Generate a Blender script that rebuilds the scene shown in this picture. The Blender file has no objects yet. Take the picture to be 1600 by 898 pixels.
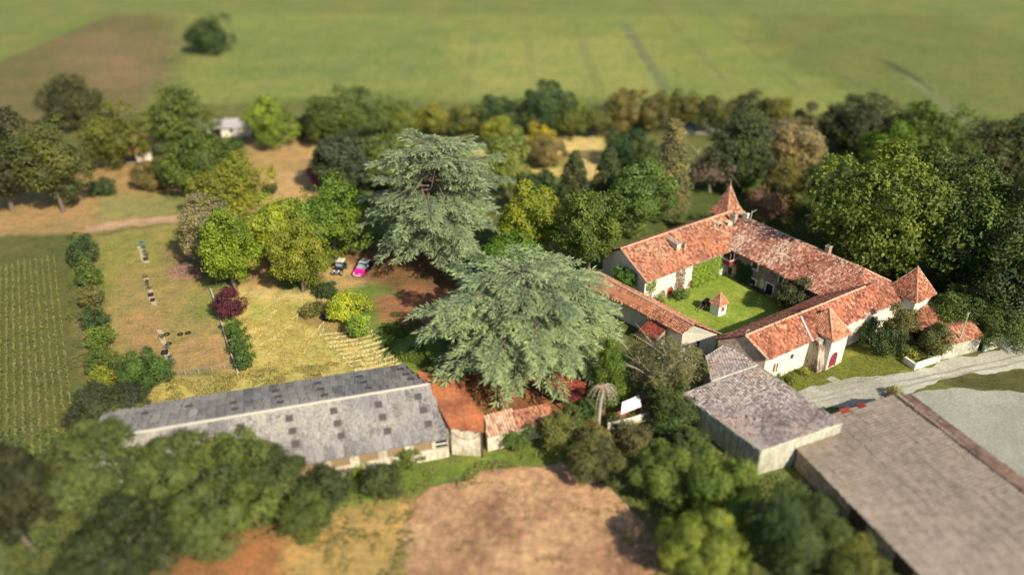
import bpy, math, random
import numpy as np
from mathutils import Vector, Matrix

# ------------------------------------------------------------------ camera, sky, sun, exposure
F_PX, PITCH, CAM_H = 1200.0, math.radians(30), 70.0
scene = bpy.context.scene
cam_data = bpy.data.cameras.new('camera')
cam = bpy.data.objects.new('camera', cam_data)
scene.collection.objects.link(cam)
cam.location = (0, 0, CAM_H)
cam.rotation_euler = (math.radians(90) - PITCH, 0, 0)
cam_data.sensor_width = 36
cam_data.lens = F_PX / 1600 * 36
cam_data.clip_start = 1
cam_data.clip_end = 6000
cam_data.dof.use_dof = True
cam_data.dof.focus_distance = 123.0
cam_data.dof.aperture_fstop = cam_data.lens / 1000 / 1.75
scene.camera = cam

SUN_AZ, SUN_EL = math.radians(-52), math.radians(38)
world = bpy.data.worlds.new('World')
scene.world = world
world.use_nodes = True
wn = world.node_tree
sky = wn.nodes.new('ShaderNodeTexSky')
sky.sky_type = 'NISHITA'
sky.sun_disc = False
sky.sun_elevation = SUN_EL
sky.sun_rotation = math.radians(90) - SUN_AZ
bg = wn.nodes['Background']
wn.links.new(sky.outputs[0], bg.inputs[0])
bg.inputs[1].default_value = 0.105
sun_data = bpy.data.lights.new('sun', 'SUN')
sun_data.energy = 5.0
sun_data.angle = math.radians(0.6)
sun_data.color = (1.0, 0.90, 0.72)
sun = bpy.data.objects.new('sun', sun_data)
scene.collection.objects.link(sun)
sdir = Vector((math.cos(SUN_EL) * math.cos(SUN_AZ), math.cos(SUN_EL) * math.sin(SUN_AZ), math.sin(SUN_EL)))
sun.rotation_euler = sdir.to_track_quat('Z', 'Y').to_euler()
scene.view_settings.view_transform = 'Standard'
scene.view_settings.look = 'None'
scene.view_settings.exposure = 0.38
scene.view_settings.gamma = 1
scene.cycles.max_bounces = 6
scene.cycles.transparent_max_bounces = 6

# ------------------------------------------------------------------ helpers
C = scene.collection
rng = np.random.default_rng(7)
random.seed(7)
ORG = {}

def g(px, py, z=0.0):
    """point of the place at height z that the photograph shows at this pixel"""
    x = (px - 800) / F_PX; y = (449 - py) / F_PX
    c, s = math.cos(PITCH), math.sin(PITCH)
    d = (x, c + y * s, -s + y * c)
    t = (CAM_H - z) / -d[2]
    return Vector((d[0] * t, d[1] * t, z))

def uv(u, v, z=0.0, deg=34.0):
    a = math.radians(deg)
    return Vector((u * math.cos(a) - v * math.sin(a), u * math.sin(a) + v * math.cos(a), z))

def tag(o, label=None, cat=None, group=None, kind=None):
    if label: o['label'] = label
    if cat: o['category'] = cat
    if group: o['group'] = group
    if kind: o['kind'] = kind
    return o

def thing(name, loc, label, cat, group=None):
    o = bpy.data.objects.new(name, None)
    o.empty_display_size = 0.3
    C.objects.link(o)
    o.location = loc
    ORG[o.name] = Vector(loc)
    return tag(o, label, cat, group)

class MB:
    def __init__(s): s.v = []; s.f = []; s.r = []
    def poly(s, pts, r=None):
        i = len(s.v); s.v += [tuple(p) for p in pts]; s.f.append(tuple(range(i, i + len(pts))))
        s.r.append(random.random() if r is None else r)
    def box(s, c, size, rot=0.0, r=None):
        hx, hy, hz = size[0] / 2, size[1] / 2, size[2] / 2
        ca, sa = math.cos(rot), math.sin(rot)
        P = []
        for dz in (-hz, hz):
            for dx, dy in ((-hx, -hy), (hx, -hy), (hx, hy), (-hx, hy)):
                P.append((c[0] + dx * ca - dy * sa, c[1] + dx * sa + dy * ca, c[2] + dz))
        i = len(s.v); s.v += P
        for q in ((3, 2, 1, 0), (4, 5, 6, 7), (0, 1, 5, 4), (1, 2, 6, 5), (2, 3, 7, 6), (3, 0, 4, 7)):
            s.f.append(tuple(i + k for k in q)); s.r.append(random.random() if r is None else r)
    def tube(s, pts, rad, n=6, r=None, cap=True):
        pts = [Vector(p) for p in pts]
        if not hasattr(rad, '__len__'): rad = [rad] * len(pts)
        base = len(s.v)
        for k, p in enumerate(pts):
            d = (pts[min(k + 1, len(pts) - 1)] - pts[max(k - 1, 0)])
            d = d.normalized() if d.length > 1e-6 else Vector((0, 0, 1))
            a = d.cross(Vector((0.3, 0.9, 0.2))).normalized(); b = d.cross(a)
            for j in range(n):
                t = 2 * math.pi * j / n
                s.v.append(tuple(p + (a * math.cos(t) + b * math.sin(t)) * rad[k]))
        for k in range(len(pts) - 1):
            for j in range(n):
                a0 = base + k * n + j; a1 = base + k * n + (j + 1) % n
                s.f.append((a0, a1, a1 + n, a0 + n)); s.r.append(0.5 if r is None else r)
        if cap:
            s.f.append(tuple(base + j for j in range(n))[::-1]); s.r.append(0.5)
            e = base + (len(pts) - 1) * n
            s.f.append(tuple(e + j for j in range(n))); s.r.append(0.5)
    def lathe(s, c, prof, n=16):
        base = len(s.v)
        for (rr, z) in prof:
            for j in range(n):
                t = 2 * math.pi * j / n
                s.v.append((c[0] + rr * math.cos(t), c[1] + rr * math.sin(t), c[2] + z))
        for k in range(len(prof) - 1):
            for j in range(n):
                a0 = base + k * n + j; a1 = base + k * n + (j + 1) % n
                s.f.append((a0, a1, a1 + n, a0 + n)); s.r.append(0.5)
    def build(s, name, mat, parent=None, label=None, cat=None, group=None, kind=None, smooth=False, origin=None):
        o = Vector(origin) if origin is not None else (ORG[parent.name] if parent else Vector((0, 0, 0)))
        me = bpy.data.meshes.new(name)
        V = np.array(s.v, dtype=np.float32) - np.array(o, dtype=np.float32)
        me.from_pydata(V.tolist(), [], s.f)
        at = me.attributes.new('rnd', 'FLOAT', 'FACE')
        at.data.foreach_set('value', np.array(s.r, dtype=np.float32))
        if smooth: me.polygons.foreach_set('use_smooth', [True] * len(me.polygons))
        me.materials.append(mat)
        ob = bpy.data.objects.new(name, me)
        C.objects.link(ob)
        if parent:
            ob.parent = parent; ORG[ob.name] = o
        else:
            ob.location = o; ORG[ob.name] = o
        return tag(ob, label, cat, group, kind)

def quads_object(name, V, R, mat, parent, nv=4, origin=None):
    """many small loose faces at once; V = (n, nv, 3), R = (n,)"""
    n = len(V)
    o = np.array(origin if origin is not None else ORG[parent.name], dtype=np.float32)
    me = bpy.data.meshes.new(name)
    me.vertices.add(n * nv); me.loops.add(n * nv); me.polygons.add(n)
    me.vertices.foreach_set('co', (V.reshape(-1, 3) - o).astype(np.float32).ravel())
    me.loops.foreach_set('vertex_index', np.arange(n * nv, dtype=np.int32))
    me.polygons.foreach_set('loop_start', np.arange(0, n * nv, nv, dtype=np.int32))
    me.polygons.foreach_set('loop_total', np.full(n, nv, dtype=np.int32))
    me.update(calc_edges=True)
    at = me.attributes.new('rnd', 'FLOAT', 'FACE')
    at.data.foreach_set('value', np.asarray(R, dtype=np.float32))
    me.materials.append(mat)
    ob = bpy.data.objects.new(name, me); C.objects.link(ob)
    if parent: ob.parent = parent; ORG[ob.name] = Vector(o)
    else: ob.location = Vector(o)
    return ob

# ------------------------------------------------------------------ materials
def nm(name):
    m = bpy.data.materials.new(name); m.use_nodes = True
    nt = m.node_tree; nt.nodes.clear()
    out = nt.nodes.new('ShaderNodeOutputMaterial')
    return m, nt, out

def N(nt, t, **kw):
    n = nt.nodes.new(t)
    for k, v in kw.items():
        if k in ('operation', 'data_type', 'blend_type', 'attribute_name', 'feature', 'wave_type', 'bands_direction', 'noise_dimensions', 'distance'):
            setattr(n, k, v)
        else: n.inputs[k].default_value = v
    return n

def ramp(nt, stops, fac=None, interp='LINEAR'):
    r = nt.nodes.new('ShaderNodeValToRGB'); r.color_ramp.interpolation = interp
    e = r.color_ramp.elements
    e[0].position, e[0].color = stops[0][0], (*stops[0][1], 1)
    e[1].position, e[1].color = stops[-1][0], (*stops[-1][1], 1)
    for p, c in stops[1:-1]:
        q = e.new(p); q.color = (*c, 1)
    if fac is not None: nt.links.new(fac, r.inputs[0])
    return r

def mixc(nt, fac, a, b, mode='MIX'):
    m = nt.nodes.new('ShaderNodeMix'); m.data_type = 'RGBA'; m.blend_type = mode
    for s, val in ((m.inputs['Factor'], fac), (m.inputs[6], a), (m.inputs[7], b)):
        if isinstance(val, (int, float)): s.default_value = val
        elif isinstance(val, tuple): s.default_value = (*val, 1)
        else: nt.links.new(val, s)
    return m.outputs[2]

def noise(nt, scale, detail=4, rough=0.6, coord=None, stretch=None):
    n = nt.nodes.new('ShaderNodeTexNoise')
    n.inputs['Scale'].default_value = scale; n.inputs['Detail'].default_value = detail; n.inputs['Roughness'].default_value = rough
    if coord is None:
        coord = nt.nodes.new('ShaderNodeNewGeometry').outputs['Position']
    if stretch:
        mp = nt.nodes.new('ShaderNodeMapping'); mp.inputs['Scale'].default_value = stretch[:3]
        if len(stretch) > 3: mp.inputs['Rotation'].default_value = (0, 0, stretch[3])
        nt.links.new(coord, mp.inputs[0]); coord = mp.outputs[0]
    nt.links.new(coord, n.inputs['Vector'])
    return n.outputs['Fac']

def finish(nt, out, col, rough=0.9, bump=None, bstr=0.4, bdist=0.05, spec=0.25, metal=0.0):
    b = nt.nodes.new('ShaderNodeBsdfPrincipled')
    b.inputs['Roughness'].default_value = rough
    b.inputs['Specular IOR Level'].default_value = spec
    b.inputs['Metallic'].default_value = metal
    if isinstance(col, tuple): b.inputs['Base Color'].default_value = (*col, 1)
    else: nt.links.new(col, b.inputs['Base Color'])
    if bump is not None:
        bp = nt.nodes.new('ShaderNodeBump'); bp.inputs['Strength'].default_value = bstr; bp.inputs['Distance'].default_value = bdist
        nt.links.new(bump, bp.inputs['Height']); nt.links.new(bp.outputs[0], b.inputs['Normal'])
    nt.links.new(b.outputs[0], out.inputs[0])
    return b

def simple(name, col, rough=0.8, var=0.35, scale=2.0, metal=0.0, spec=0.3):
    m, nt, out = nm(name)
    f = noise(nt, scale, 5, 0.65)
    c = mixc(nt, f, tuple(x * (1 - var) for x in col), tuple(min(1, x * (1 + var)) for x in col))
    finish(nt, out, c, rough, f, 0.2, 0.03, spec, metal)
    return m

def tile_mat(name, cols, lichen, lich_amt, big=0.35):
    m, nt, out = nm(name)
    a = nt.nodes.new('ShaderNodeAttribute'); a.attribute_name = 'rnd'
    k = len(cols)
    r = ramp(nt, [(i / (k - 1), c) for i, c in enumerate(cols)], a.outputs['Fac'])
    n1 = noise(nt, 0.22, 5, 0.65)
    dk = ramp(nt, [(0.32, (0.55, 0.5, 0.5)), (0.5, (1, 1, 1)), (0.68, (1.25, 1.1, 0.95))], n1)
    c = mixc(nt, 1.0, r.outputs[0], dk.outputs[0], 'MULTIPLY')
    n2 = noise(nt, 1.9, 6, 0.75); n3 = noise(nt, 0.16, 3, 0.5)
    add = N(nt, 'ShaderNodeMath', operation='MULTIPLY_ADD'); nt.links.new(n3, add.inputs[0]); add.inputs[1].default_value = 0.42; nt.links.new(n2, add.inputs[2])
    add2 = N(nt, 'ShaderNodeMath', operation='MULTIPLY_ADD'); nt.links.new(a.outputs['Fac'], add2.inputs[0]); add2.inputs[1].default_value = 0.12; nt.links.new(add.outputs[0], add2.inputs[2])
    t = .975 - lich_amt * .5
    lf = ramp(nt, [(t - 0.04, (0, 0, 0)), (t + 0.03, (1, 1, 1))], add2.outputs[0])
    c = mixc(nt, lf.outputs[0], c, lichen)
    finish(nt, out, c, 0.9, n2, 0.3, 0.03)
    return m

def plaster(name, col, stain, amt=0.5):
    m, nt, out = nm(name)
    n1 = noise(nt, 0.5, 6, 0.7); n2 = noise(nt, 3, 5, 0.7, stretch=(1, 1, 0.18)); n3 = noise(nt, 9, 4, 0.7)
    ad = N(nt, 'ShaderNodeMath', operation='MULTIPLY'); nt.links.new(n1, ad.inputs[0]); nt.links.new(n2, ad.inputs[1])
    r = ramp(nt, [(0.20, (0, 0, 0)), (0.20 + 0.25 * (1.2 - amt), (1, 1, 1))], ad.outputs[0])
    c = mixc(nt, r.outputs[0], stain if amt > 0.6 else tuple((a + b) / 2 for a, b in zip(col, stain)), col)
    # stain mask is noise alone, drawn out into vertical streaks
    finish(nt, out, c, 0.92, n3, 0.35, 0.03)
    return m

def stonewall(name, c1, c2, c3, scale=2.2):
    m, nt, out = nm(name)
    v = nt.nodes.new('ShaderNodeTexVoronoi'); v.inputs['Scale'].default_value = scale
    v2 = nt.nodes.new('ShaderNodeTexVoronoi'); v2.feature = 'DISTANCE_TO_EDGE'; v2.inputs['Scale'].default_value = scale
    geo = nt.nodes.new('ShaderNodeNewGeometry')
    mp = nt.nodes.new('ShaderNodeMapping'); mp.inputs['Scale'].default_value = (1, 1, 1.6)
    nt.links.new(geo.outputs['Position'], mp.inputs[0])
    for q in (v, v2): nt.links.new(mp.outputs[0], q.inputs['Vector'])
    bw = nt.nodes.new('ShaderNodeRGBToBW'); nt.links.new(v.outputs['Color'], bw.inputs[0])
    r = ramp(nt, [(0.2, c1), (0.5, c2), (0.85, c3)], bw.outputs[0])
    e = ramp(nt, [(0.0, (0, 0, 0)), (0.08, (1, 1, 1))], v2.outputs['Distance'])
    n1 = noise(nt, 0.6, 5, 0.7)
    st = ramp(nt, [(0.35, (0.7, 0.65, 0.65)), (0.6, (1.15, 1.1, 1.05))], n1)
    c = mixc(nt, 1.0, r.outputs[0], st.outputs[0], 'MULTIPLY')
    c = mixc(nt, e.outputs[0], tuple(x * 1.15 for x in c2), c)
    finish(nt, out, c, 0.95, e.outputs[0], 0.5, 0.04)
    return m

def foliage_mat(name, trans=0.25, hi=(1.6, 1.45, 1.0)):
    m, nt, out = nm(name)
    oi = nt.nodes.new('ShaderNodeObjectInfo')
    a = nt.nodes.new('ShaderNodeAttribute'); a.attribute_name = 'rnd'
    v = ramp(nt, [(0.0, (0.55, 0.62, 0.7)), (0.5, (1, 1, 1)), (1.0, hi)], a.outputs['Fac'])
    c = mixc(nt, 1.0, oi.outputs['Color'], v.outputs[0], 'MULTIPLY')
    d = nt.nodes.new('ShaderNodeBsdfPrincipled'); d.inputs['Roughness'].default_value = 0.55
    d.inputs['Specular IOR Level'].default_value = 0.3
    nt.links.new(c, d.inputs['Base Color'])
    t = nt.nodes.new('ShaderNodeBsdfTranslucent')
    tc = mixc(nt, 1.0, c, (1.2, 1.25, 0.6), 'MULTIPLY'); nt.links.new(tc, t.inputs['Color'])
    mx = nt.nodes.new('ShaderNodeMixShader'); mx.inputs[0].default_value = trans
    nt.links.new(d.outputs[0], mx.inputs[1]); nt.links.new(t.outputs[0], mx.inputs[2])
    nt.links.new(mx.outputs[0], out.inputs[0])
    return m

M = {}
ORANGE = [(0.19, 0.075, 0.05), (0.37, 0.145, 0.08), (0.46, 0.20, 0.115), (0.56, 0.29, 0.18), (0.40, 0.155, 0.085)]
M['tile_a'] = tile_mat('tile_orange', ORANGE, (0.62, 0.47, 0.30), 0.16)
M['tile_b'] = tile_mat('tile_lichened', [(0.18, 0.07, 0.05), (0.35, 0.13, 0.085), (0.42, 0.175, 0.115), (0.48, 0.25, 0.17)], (0.60, 0.47, 0.36), 0.25)
M['tile_c'] = tile_mat('tile_red', [(0.17, 0.06, 0.045), (0.33, 0.115, 0.07), (0.42, 0.165, 0.095), (0.50, 0.24, 0.145)], (0.55, 0.38, 0.22), 0.15)
M['tile_d'] = tile_mat('tile_pale_orange', ORANGE, (0.6, 0.45, 0.3), 0.15)
M['tile_new'] = tile_mat('tile_bright_orange', [(0.36, 0.125, 0.055), (0.46, 0.17, 0.075), (0.52, 0.21, 0.095)], (0.27, 0.10, 0.06), 0.14)
M['tile_grey'] = tile_mat('tile_weathered_grey', [(0.15, 0.12, 0.12), (0.27, 0.225, 0.22), (0.36, 0.31, 0.295), (0.22, 0.155, 0.145)], (0.47, 0.43, 0.375), 0.21)
M['tile_dark'] = tile_mat('tile_dark_red', [(0.13, 0.03, 0.025), (0.24, 0.05, 0.035), (0.3, 0.08, 0.05)], (0.35, 0.2, 0.15), 0.05)
M['ridge'] = simple('ridge_mortar', (0.55, 0.36, 0.24), 0.9, 0.3, 3)
M['ridge_grey'] = simple('ridge_grey', (0.5, 0.46, 0.38), 0.9, 0.25, 3)
M['white'] = plaster('white_render', (0.80, 0.77, 0.66), (0.52, 0.46, 0.34), 0.45)
M['cream'] = plaster('cream_render', (0.70, 0.64, 0.50), (0.42, 0.35, 0.25), 0.75)
M['stain'] = plaster('stained_render', (0.45, 0.38, 0.28), (0.16, 0.11, 0.08), 0.95)
M['pale'] = plaster('pale_concrete', (0.56, 0.54, 0.44), (0.36, 0.35, 0.26), 0.7)
M['stone'] = stonewall('stone_wall', (0.16, 0.12, 0.125), (0.27, 0.21, 0.205), (0.38, 0.30, 0.27))
M['rubble'] = stonewall('rubble_wall', (0.28, 0.22, 0.17), (0.42, 0.34, 0.26), (0.56, 0.48, 0.38), 2.6)
M['deck'] = simple('roof_underlay', (0.06, 0.045, 0.04), 0.95)
M['pane'] = simple('window_pane', (0.025, 0.022, 0.03), 0.25, 0.3, 1, 0, 0.5)
M['frame'] = simple('pale_stone_trim', (0.72, 0.68, 0.58), 0.85, 0.15, 4)
M['wood'] = simple('weathered_wood', (0.30, 0.21, 0.13), 0.85, 0.4, 3)
M['darkwood'] = simple('dark_wood', (0.07, 0.045, 0.035), 0.8, 0.4, 3)
M['maroon'] = simple('maroon_paint', (0.25, 0.03, 0.05), 0.6, 0.2, 3)
M['redpaint'] = simple('red_door_paint', (0.42, 0.06, 0.045), 0.55, 0.2, 3)
M['bark'] = simple('bark', (0.16, 0.12, 0.09), 0.95, 0.4, 5)
M['palebark'] = simple('pale_bark', (0.42, 0.36, 0.28), 0.95, 0.3, 5)
M['foliage'] = foliage_mat('foliage')
M['needle'] = foliage_mat('cedar_needles', 0.06, (1.42, 1.42, 1.35))
M['dark'] = simple('black_plastic', (0.02, 0.022, 0.028), 0.45, 0.3, 4)
M['tyre'] = simple('tyre_rubber', (0.018, 0.018, 0.018), 0.8)
M['whitepaint'] = simple('white_paint', (0.82, 0.81, 0.78), 0.5, 0.06, 3)
M['magenta'] = simple('magenta_car_paint', (0.72, 0.015, 0.28), 0.25, 0.05, 2, 0, 0.6)
M['carblack'] = simple('black_car_paint', (0.012, 0.014, 0.02), 0.25, 0.1, 2, 0, 0.6)
M['glass'] = simple('windscreen', (0.28, 0.36, 0.42), 0.12, 0.1, 2, 0, 0.8)
M['steel'] = simple('grey_steel', (0.4, 0.4, 0.38), 0.45, 0.15, 3, 0.6)
M['cloth_red'] = simple('red_cloth', (0.5, 0.05, 0.09), 0.9)
M['cloth_pink'] = simple('pink_blossom', (0.55, 0.24, 0.3), 0.9)
M['terracotta'] = simple('terracotta_floor', (0.45, 0.16, 0.07), 0.85, 0.25, 2)
M['straw'] = simple('dry_hay', (0.52, 0.43, 0.2), 0.95, 0.2, 2)
M['slatwood'] = simple('slat_wood', (0.40, 0.28, 0.16), 0.85, 0.35, 3)
M['greenmetal'] = simple('blue_green_tarp', (0.12, 0.2, 0.19), 0.7)

def fibro_mat():
    m, nt, out = nm('fibre_cement')
    oi = nt.nodes.new('ShaderNodeObjectInfo')
    base = ramp(nt, [(0, (0.165, 0.155, 0.152)), (0.25, (0.225, 0.21, 0.205)), (0.6, (0.275, 0.258, 0.248)), (0.93, (0.315, 0.295, 0.28)), (1, (0.45, 0.42, 0.37))], oi.outputs['Random'])
    n1 = noise(nt, 3.0, 6, 0.85); n2 = noise(nt, 0.12, 3, 0.5)
    tc = nt.nodes.new('ShaderNodeTexCoord')
    st = noise(nt, 1.0, 5, 0.75, coord=tc.outputs['Object'], stretch=(5.0, 0.5, 1))
    ad = N(nt, 'ShaderNodeMath', operation='MULTIPLY_ADD'); nt.links.new(n2, ad.inputs[0]); ad.inputs[1].default_value = 0.45; nt.links.new(n1, ad.inputs[2])
    lf = ramp(nt, [(0.735, (0, 0, 0)), (0.80, (1, 1, 1))], ad.outputs[0])
    c = mixc(nt, lf.outputs[0], base.outputs[0], (0.43, 0.40, 0.335))
    dk = ramp(nt, [(0.36, (0.5, 0.48, 0.48)), (0.46, (1, 1, 1))], n1)
    c = mixc(nt, 1.0, c, dk.outputs[0], 'MULTIPLY')
    sr = ramp(nt, [(0.36, (0.5, 0.48, 0.48)), (0.5, (1, 1, 1)), (0.7, (1.25, 1.2, 1.15))], st)
    c = mixc(nt, 1.0, c, sr.outputs[0], 'MULTIPLY')
    finish(nt, out, c, 0.9, n1, 0.3, 0.02)
    return m
M['fibro'] = fibro_mat()

def ground_mat():
    m, nt, out = nm('ground')
    a = nt.nodes.new('ShaderNodeAttribute'); a.attribute_name = 'col'
    n1 = noise(nt, 0.35, 7, 0.72); n2 = noise(nt, 2.4, 6, 0.8); n3 = noise(nt, 0.06, 4, 0.6)
    d = noise(nt, 1.1, 5, 0.75, stretch=(0.35, 2.2, 1, 0.5))
    r1 = ramp(nt, [(0.3, (0.6, 0.68, 0.6)), (0.5, (1, 1, 1)), (0.7, (1.3, 1.18, 1.0))], n1)
    r2 = ramp(nt, [(0.28, (0.45, 0.48, 0.5)), (0.5, (1, 1, 1)), (0.75, (1.45, 1.4, 1.3))], n2)
    r3 = ramp(nt, [(0.3, (0.8, 0.9, 0.85)), (0.7, (1.2, 1.08, 1.05))], n3)
    r4 = ramp(nt, [(0.3, (0.75, 0.75, 0.7)), (0.65, (1.2, 1.15, 1.05))], d)
    c = a.outputs['Color']
    for r in (r1, r2, r3, r4): c = mixc(nt, 1.0, c, r.outputs[0], 'MULTIPLY')
    finish(nt, out, c, 0.97, n2, 0.6, 0.12, 0.1)
    return m
M['ground'] = ground_mat()

def sheet_mat(name, c1, c2, scale=0.8, bump=0.05):
    m, nt, out = nm(name)
    n1 = noise(nt, scale, 7, 0.72); n2 = noise(nt, scale * 8, 4, 0.75); n0 = noise(nt, scale * .15, 3, .6)
    r = ramp(nt, [(0.35, c1), (0.65, c2)], n1)
    r2 = ramp(nt, [(0.3, (0.7, 0.7, 0.7)), (0.7, (1.25, 1.22, 1.2))], n2)
    r0 = ramp(nt, [(0.35, (0.8, 0.8, 0.8)), (0.65, (1.15, 1.15, 1.15))], n0)
    c = mixc(nt, 1.0, r.outputs[0], r2.outputs[0], 'MULTIPLY')
    c = mixc(nt, 1.0, c, r0.outputs[0], 'MULTIPLY')
    finish(nt, out, c, 0.95, n2, 0.4, bump, 0.15)
    return m
M['lawn'] = sheet_mat('courtyard_grass', (0.13, 0.22, 0.022), (0.30, 0.33, 0.06), 0.25, 0.08)
M['roadm'] = sheet_mat('gravel', (0.36, 0.355, 0.29), (0.46, 0.45, 0.38), 0.4)
M['yardm'] = sheet_mat('yard_gravel', (0.28, 0.28, 0.23), (0.33, 0.33, 0.27), 0.4)
M['lotm'] = sheet_mat('bare_earth', (0.25, 0.205, 0.165), (0.32, 0.265, 0.21), 0.35)
M['soilm'] = sheet_mat('ploughed_soil', (0.26, 0.135, 0.08), (0.53, 0.33, 0.175), 0.13, 0.2)
M['pathm'] = sheet_mat('dirt_path', (0.40, 0.22, 0.11), (0.50, 0.34, 0.2), 0.4)
M['furrow'] = sheet_mat('dark_lane', (0.14, 0.165, 0.06), (0.18, 0.195, 0.08), 0.4)

# ------------------------------------------------------------------ the ground
def in_poly(X, Y, poly):
    inside = np.zeros(X.shape, bool)
    n = len(poly); j = n - 1
    for i in range(n):
        xi, yi = poly[i][0], poly[i][1]; xj, yj = poly[j][0], poly[j][1]
        c = ((yi > Y) != (yj > Y)) & (X < (xj - xi) * (Y - yi) / (yj - yi + 1e-12) + xi)
        inside ^= c; j = i
    return inside

def smooth_noise(X, Y, scale, seed):
    r = np.random.default_rng(seed); G = r.standard_normal((64, 64))
    x = (X / scale) % 63; y = (Y / scale) % 63
    i = x.astype(int); j = y.astype(int); fx = x - i; fy = y - j
    fx = fx * fx * (3 - 2 * fx); fy = fy * fy * (3 - 2 * fy)
    return (G[i, j] * (1 - fx) * (1 - fy) + G[i + 1, j] * fx * (1 - fy) + G[i, j + 1] * (1 - fx) * fy + G[i + 1, j + 1] * fx * fy)

ZONES = [  # outline in photo pixels on the ground, colour
    ([(-1500, -150), (3200, -150), (3200, 330), (1560, 250), (1300, 190), (1000, 155), (740, 165), (600, 150), (300, 165), (215, 180), (-900, 160)], (0.19, 0.225, 0.07)),
    ([(330, 50), (700, 40), (720, 110), (360, 130)], (0.17, 0.21, 0.07)),
    ([(700, 60), (1000, 60), (1040, 150), (720, 150)], (0.235, 0.26, 0.085)),
    ([(1100, -100), (3000, -100), (3000, 300), (1560, 240), (1200, 90)], (0.145, 0.17, 0.055)),
    ([(-1500, -190), (-200, -200), (150, -40), (290, 40), (280, 110), (215, 185), (120, 210), (-1200, 260)], (0.145, 0.13, 0.06)),
    ([(90, 60), (230, 50), (250, 130), (120, 150)], (0.19, 0.145, 0.08)),
    ([(-600, 330), (60, 260), (140, 235), (200, 205), (320, 215), (385, 330), (285, 340), (140, 368), (-600, 470)], (0.33, 0.225, 0.11)),
    ([(150, 305), (300, 300), (300, 335), (150, 347)], (0.25, 0.24, 0.10)),
    ([(-600, 385), (112, 365), (118, 660), (-400, 760)], (0.115, 0.12, 0.045)),
    ([(108, 365), (142, 365), (188, 600), (122, 650)], (0.14, 0.15, 0.055)),
    ([(128, 500), (145, 500), (150, 620), (132, 620)], (0.24, 0.16, 0.08)),
    ([(140, 372), (285, 345), (300, 420), (335, 458), (374, 584), (180, 594)], (0.27, 0.225, 0.095)),
    ([(145, 375), (285, 350), (318, 450), (250, 440), (150, 470)], (0.215, 0.22, 0.07)),
    ([(180, 420), (280, 410), (310, 450), (230, 480), (170, 460)], (0.29, 0.23, 0.10)),
    ([(190, 492), (250, 485), (255, 560), (200, 555)], (0.31, 0.215, 0.11)),
    ([(262, 540), (360, 515), (366, 578), (262, 584)], (0.34, 0.235, 0.12)),
    ([(290, 450), (340, 460), (345, 500), (300, 500)], (0.21, 0.23, 0.075)),
    ([(240, 390), (300, 385), (320, 440), (280, 430)], (0.2, 0.15, 0.08)),
    ([(365, 440), (520, 462), (560, 500), (600, 555), (640, 575), (400, 608), (225, 640), (180, 640), (190, 600), (376, 586), (352, 505), (340, 460)], (0.43, 0.375, 0.13)),
    ([(375, 446), (520, 458), (500, 474), (375, 466)], (0.52, 0.42, 0.20)),
    ([(400, 470), (500, 475), (470, 500), (380, 500)], (0.37, 0.36, 0.11)),
    ([(470, 488), (500, 480), (545, 515), (560, 535), (530, 530)], (0.24, 0.17, 0.09)),
    ([(560, 520), (600, 520), (625, 570), (590, 565)], (0.40, 0.40, 0.13)),
    ([(500, 425), (560, 398), (600, 410), (565, 452), (512, 455)], (0.44, 0.31, 0.15)),
    ([(380, 400), (420, 400), (430, 450), (385, 450)], (0.36, 0.24, 0.12)),
    ([(535, 452), (600, 440), (680, 505), (700, 605), (640, 585), (585, 540)], (0.15, 0.21, 0.05)),
    ([(520, 385), (700, 390), (740, 470), (620, 452), (570, 440)], (0.20, 0.115, 0.065)),
    ([(585, 468), (640, 448), (740, 455), (740, 525), (650, 520), (600, 500)], (0.31, 0.145, 0.085)),
    ([(640, 585), (900, 560), (900, 640), (760, 650), (700, 600)], (0.27, 0.12, 0.065)),
    ([(380, 222), (505, 215), (520, 300), (470, 320), (395, 335)], (0.46, 0.31, 0.16)),
    ([(380, 235), (480, 232), (490, 262), (390, 275)], (0.36, 0.25, 0.12)),
    ([(725, 213), (965, 203), (950, 285), (800, 270), (730, 240)], (0.55, 0.44, 0.19)),
    ([(800, 243), (905, 243), (900, 262), (800, 266)], (0.24, 0.25, 0.08)),
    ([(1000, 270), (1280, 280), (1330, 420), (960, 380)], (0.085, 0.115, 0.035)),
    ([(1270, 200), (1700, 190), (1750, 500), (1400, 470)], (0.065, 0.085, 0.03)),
    ([(1200, 590), (1317, 553), (1345, 543), (1415, 545), (1450, 560), (1432, 580), (1330, 598), (1240, 622)], (0.20, 0.215, 0.05)),
    ([(1380, 480), (1480, 490), (1480, 550), (1400, 545)], (0.13, 0.10, 0.06)),
    ([(270, 838), (460, 826), (470, 900), (300, 960), (180, 900)], (0.30, 0.15, 0.075)),
    ([(450, 815), (600, 775), (700, 780), (680, 980), (430, 980)], (0.38, 0.27, 0.11)),
    ([(1000, 800), (1060, 820), (1090, 980), (1000, 980)], (0.34, 0.27, 0.11)),
    ([(430, 738), (700, 722), (860, 700), (900, 720), (740, 740), (560, 790), (430, 800)], (0.15, 0.215, 0.045)),
    ([(780, 690), (1060, 650), (1180, 730), (1250, 830), (1050, 860), (960, 740)], (0.13, 0.15, 0.045)),
    ([(900, 640), (1060, 625), (1060, 700), (880, 700)], (0.24, 0.19, 0.09)),
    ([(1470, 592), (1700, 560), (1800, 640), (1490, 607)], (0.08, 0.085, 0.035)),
]
PXF = g  # readability

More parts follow.
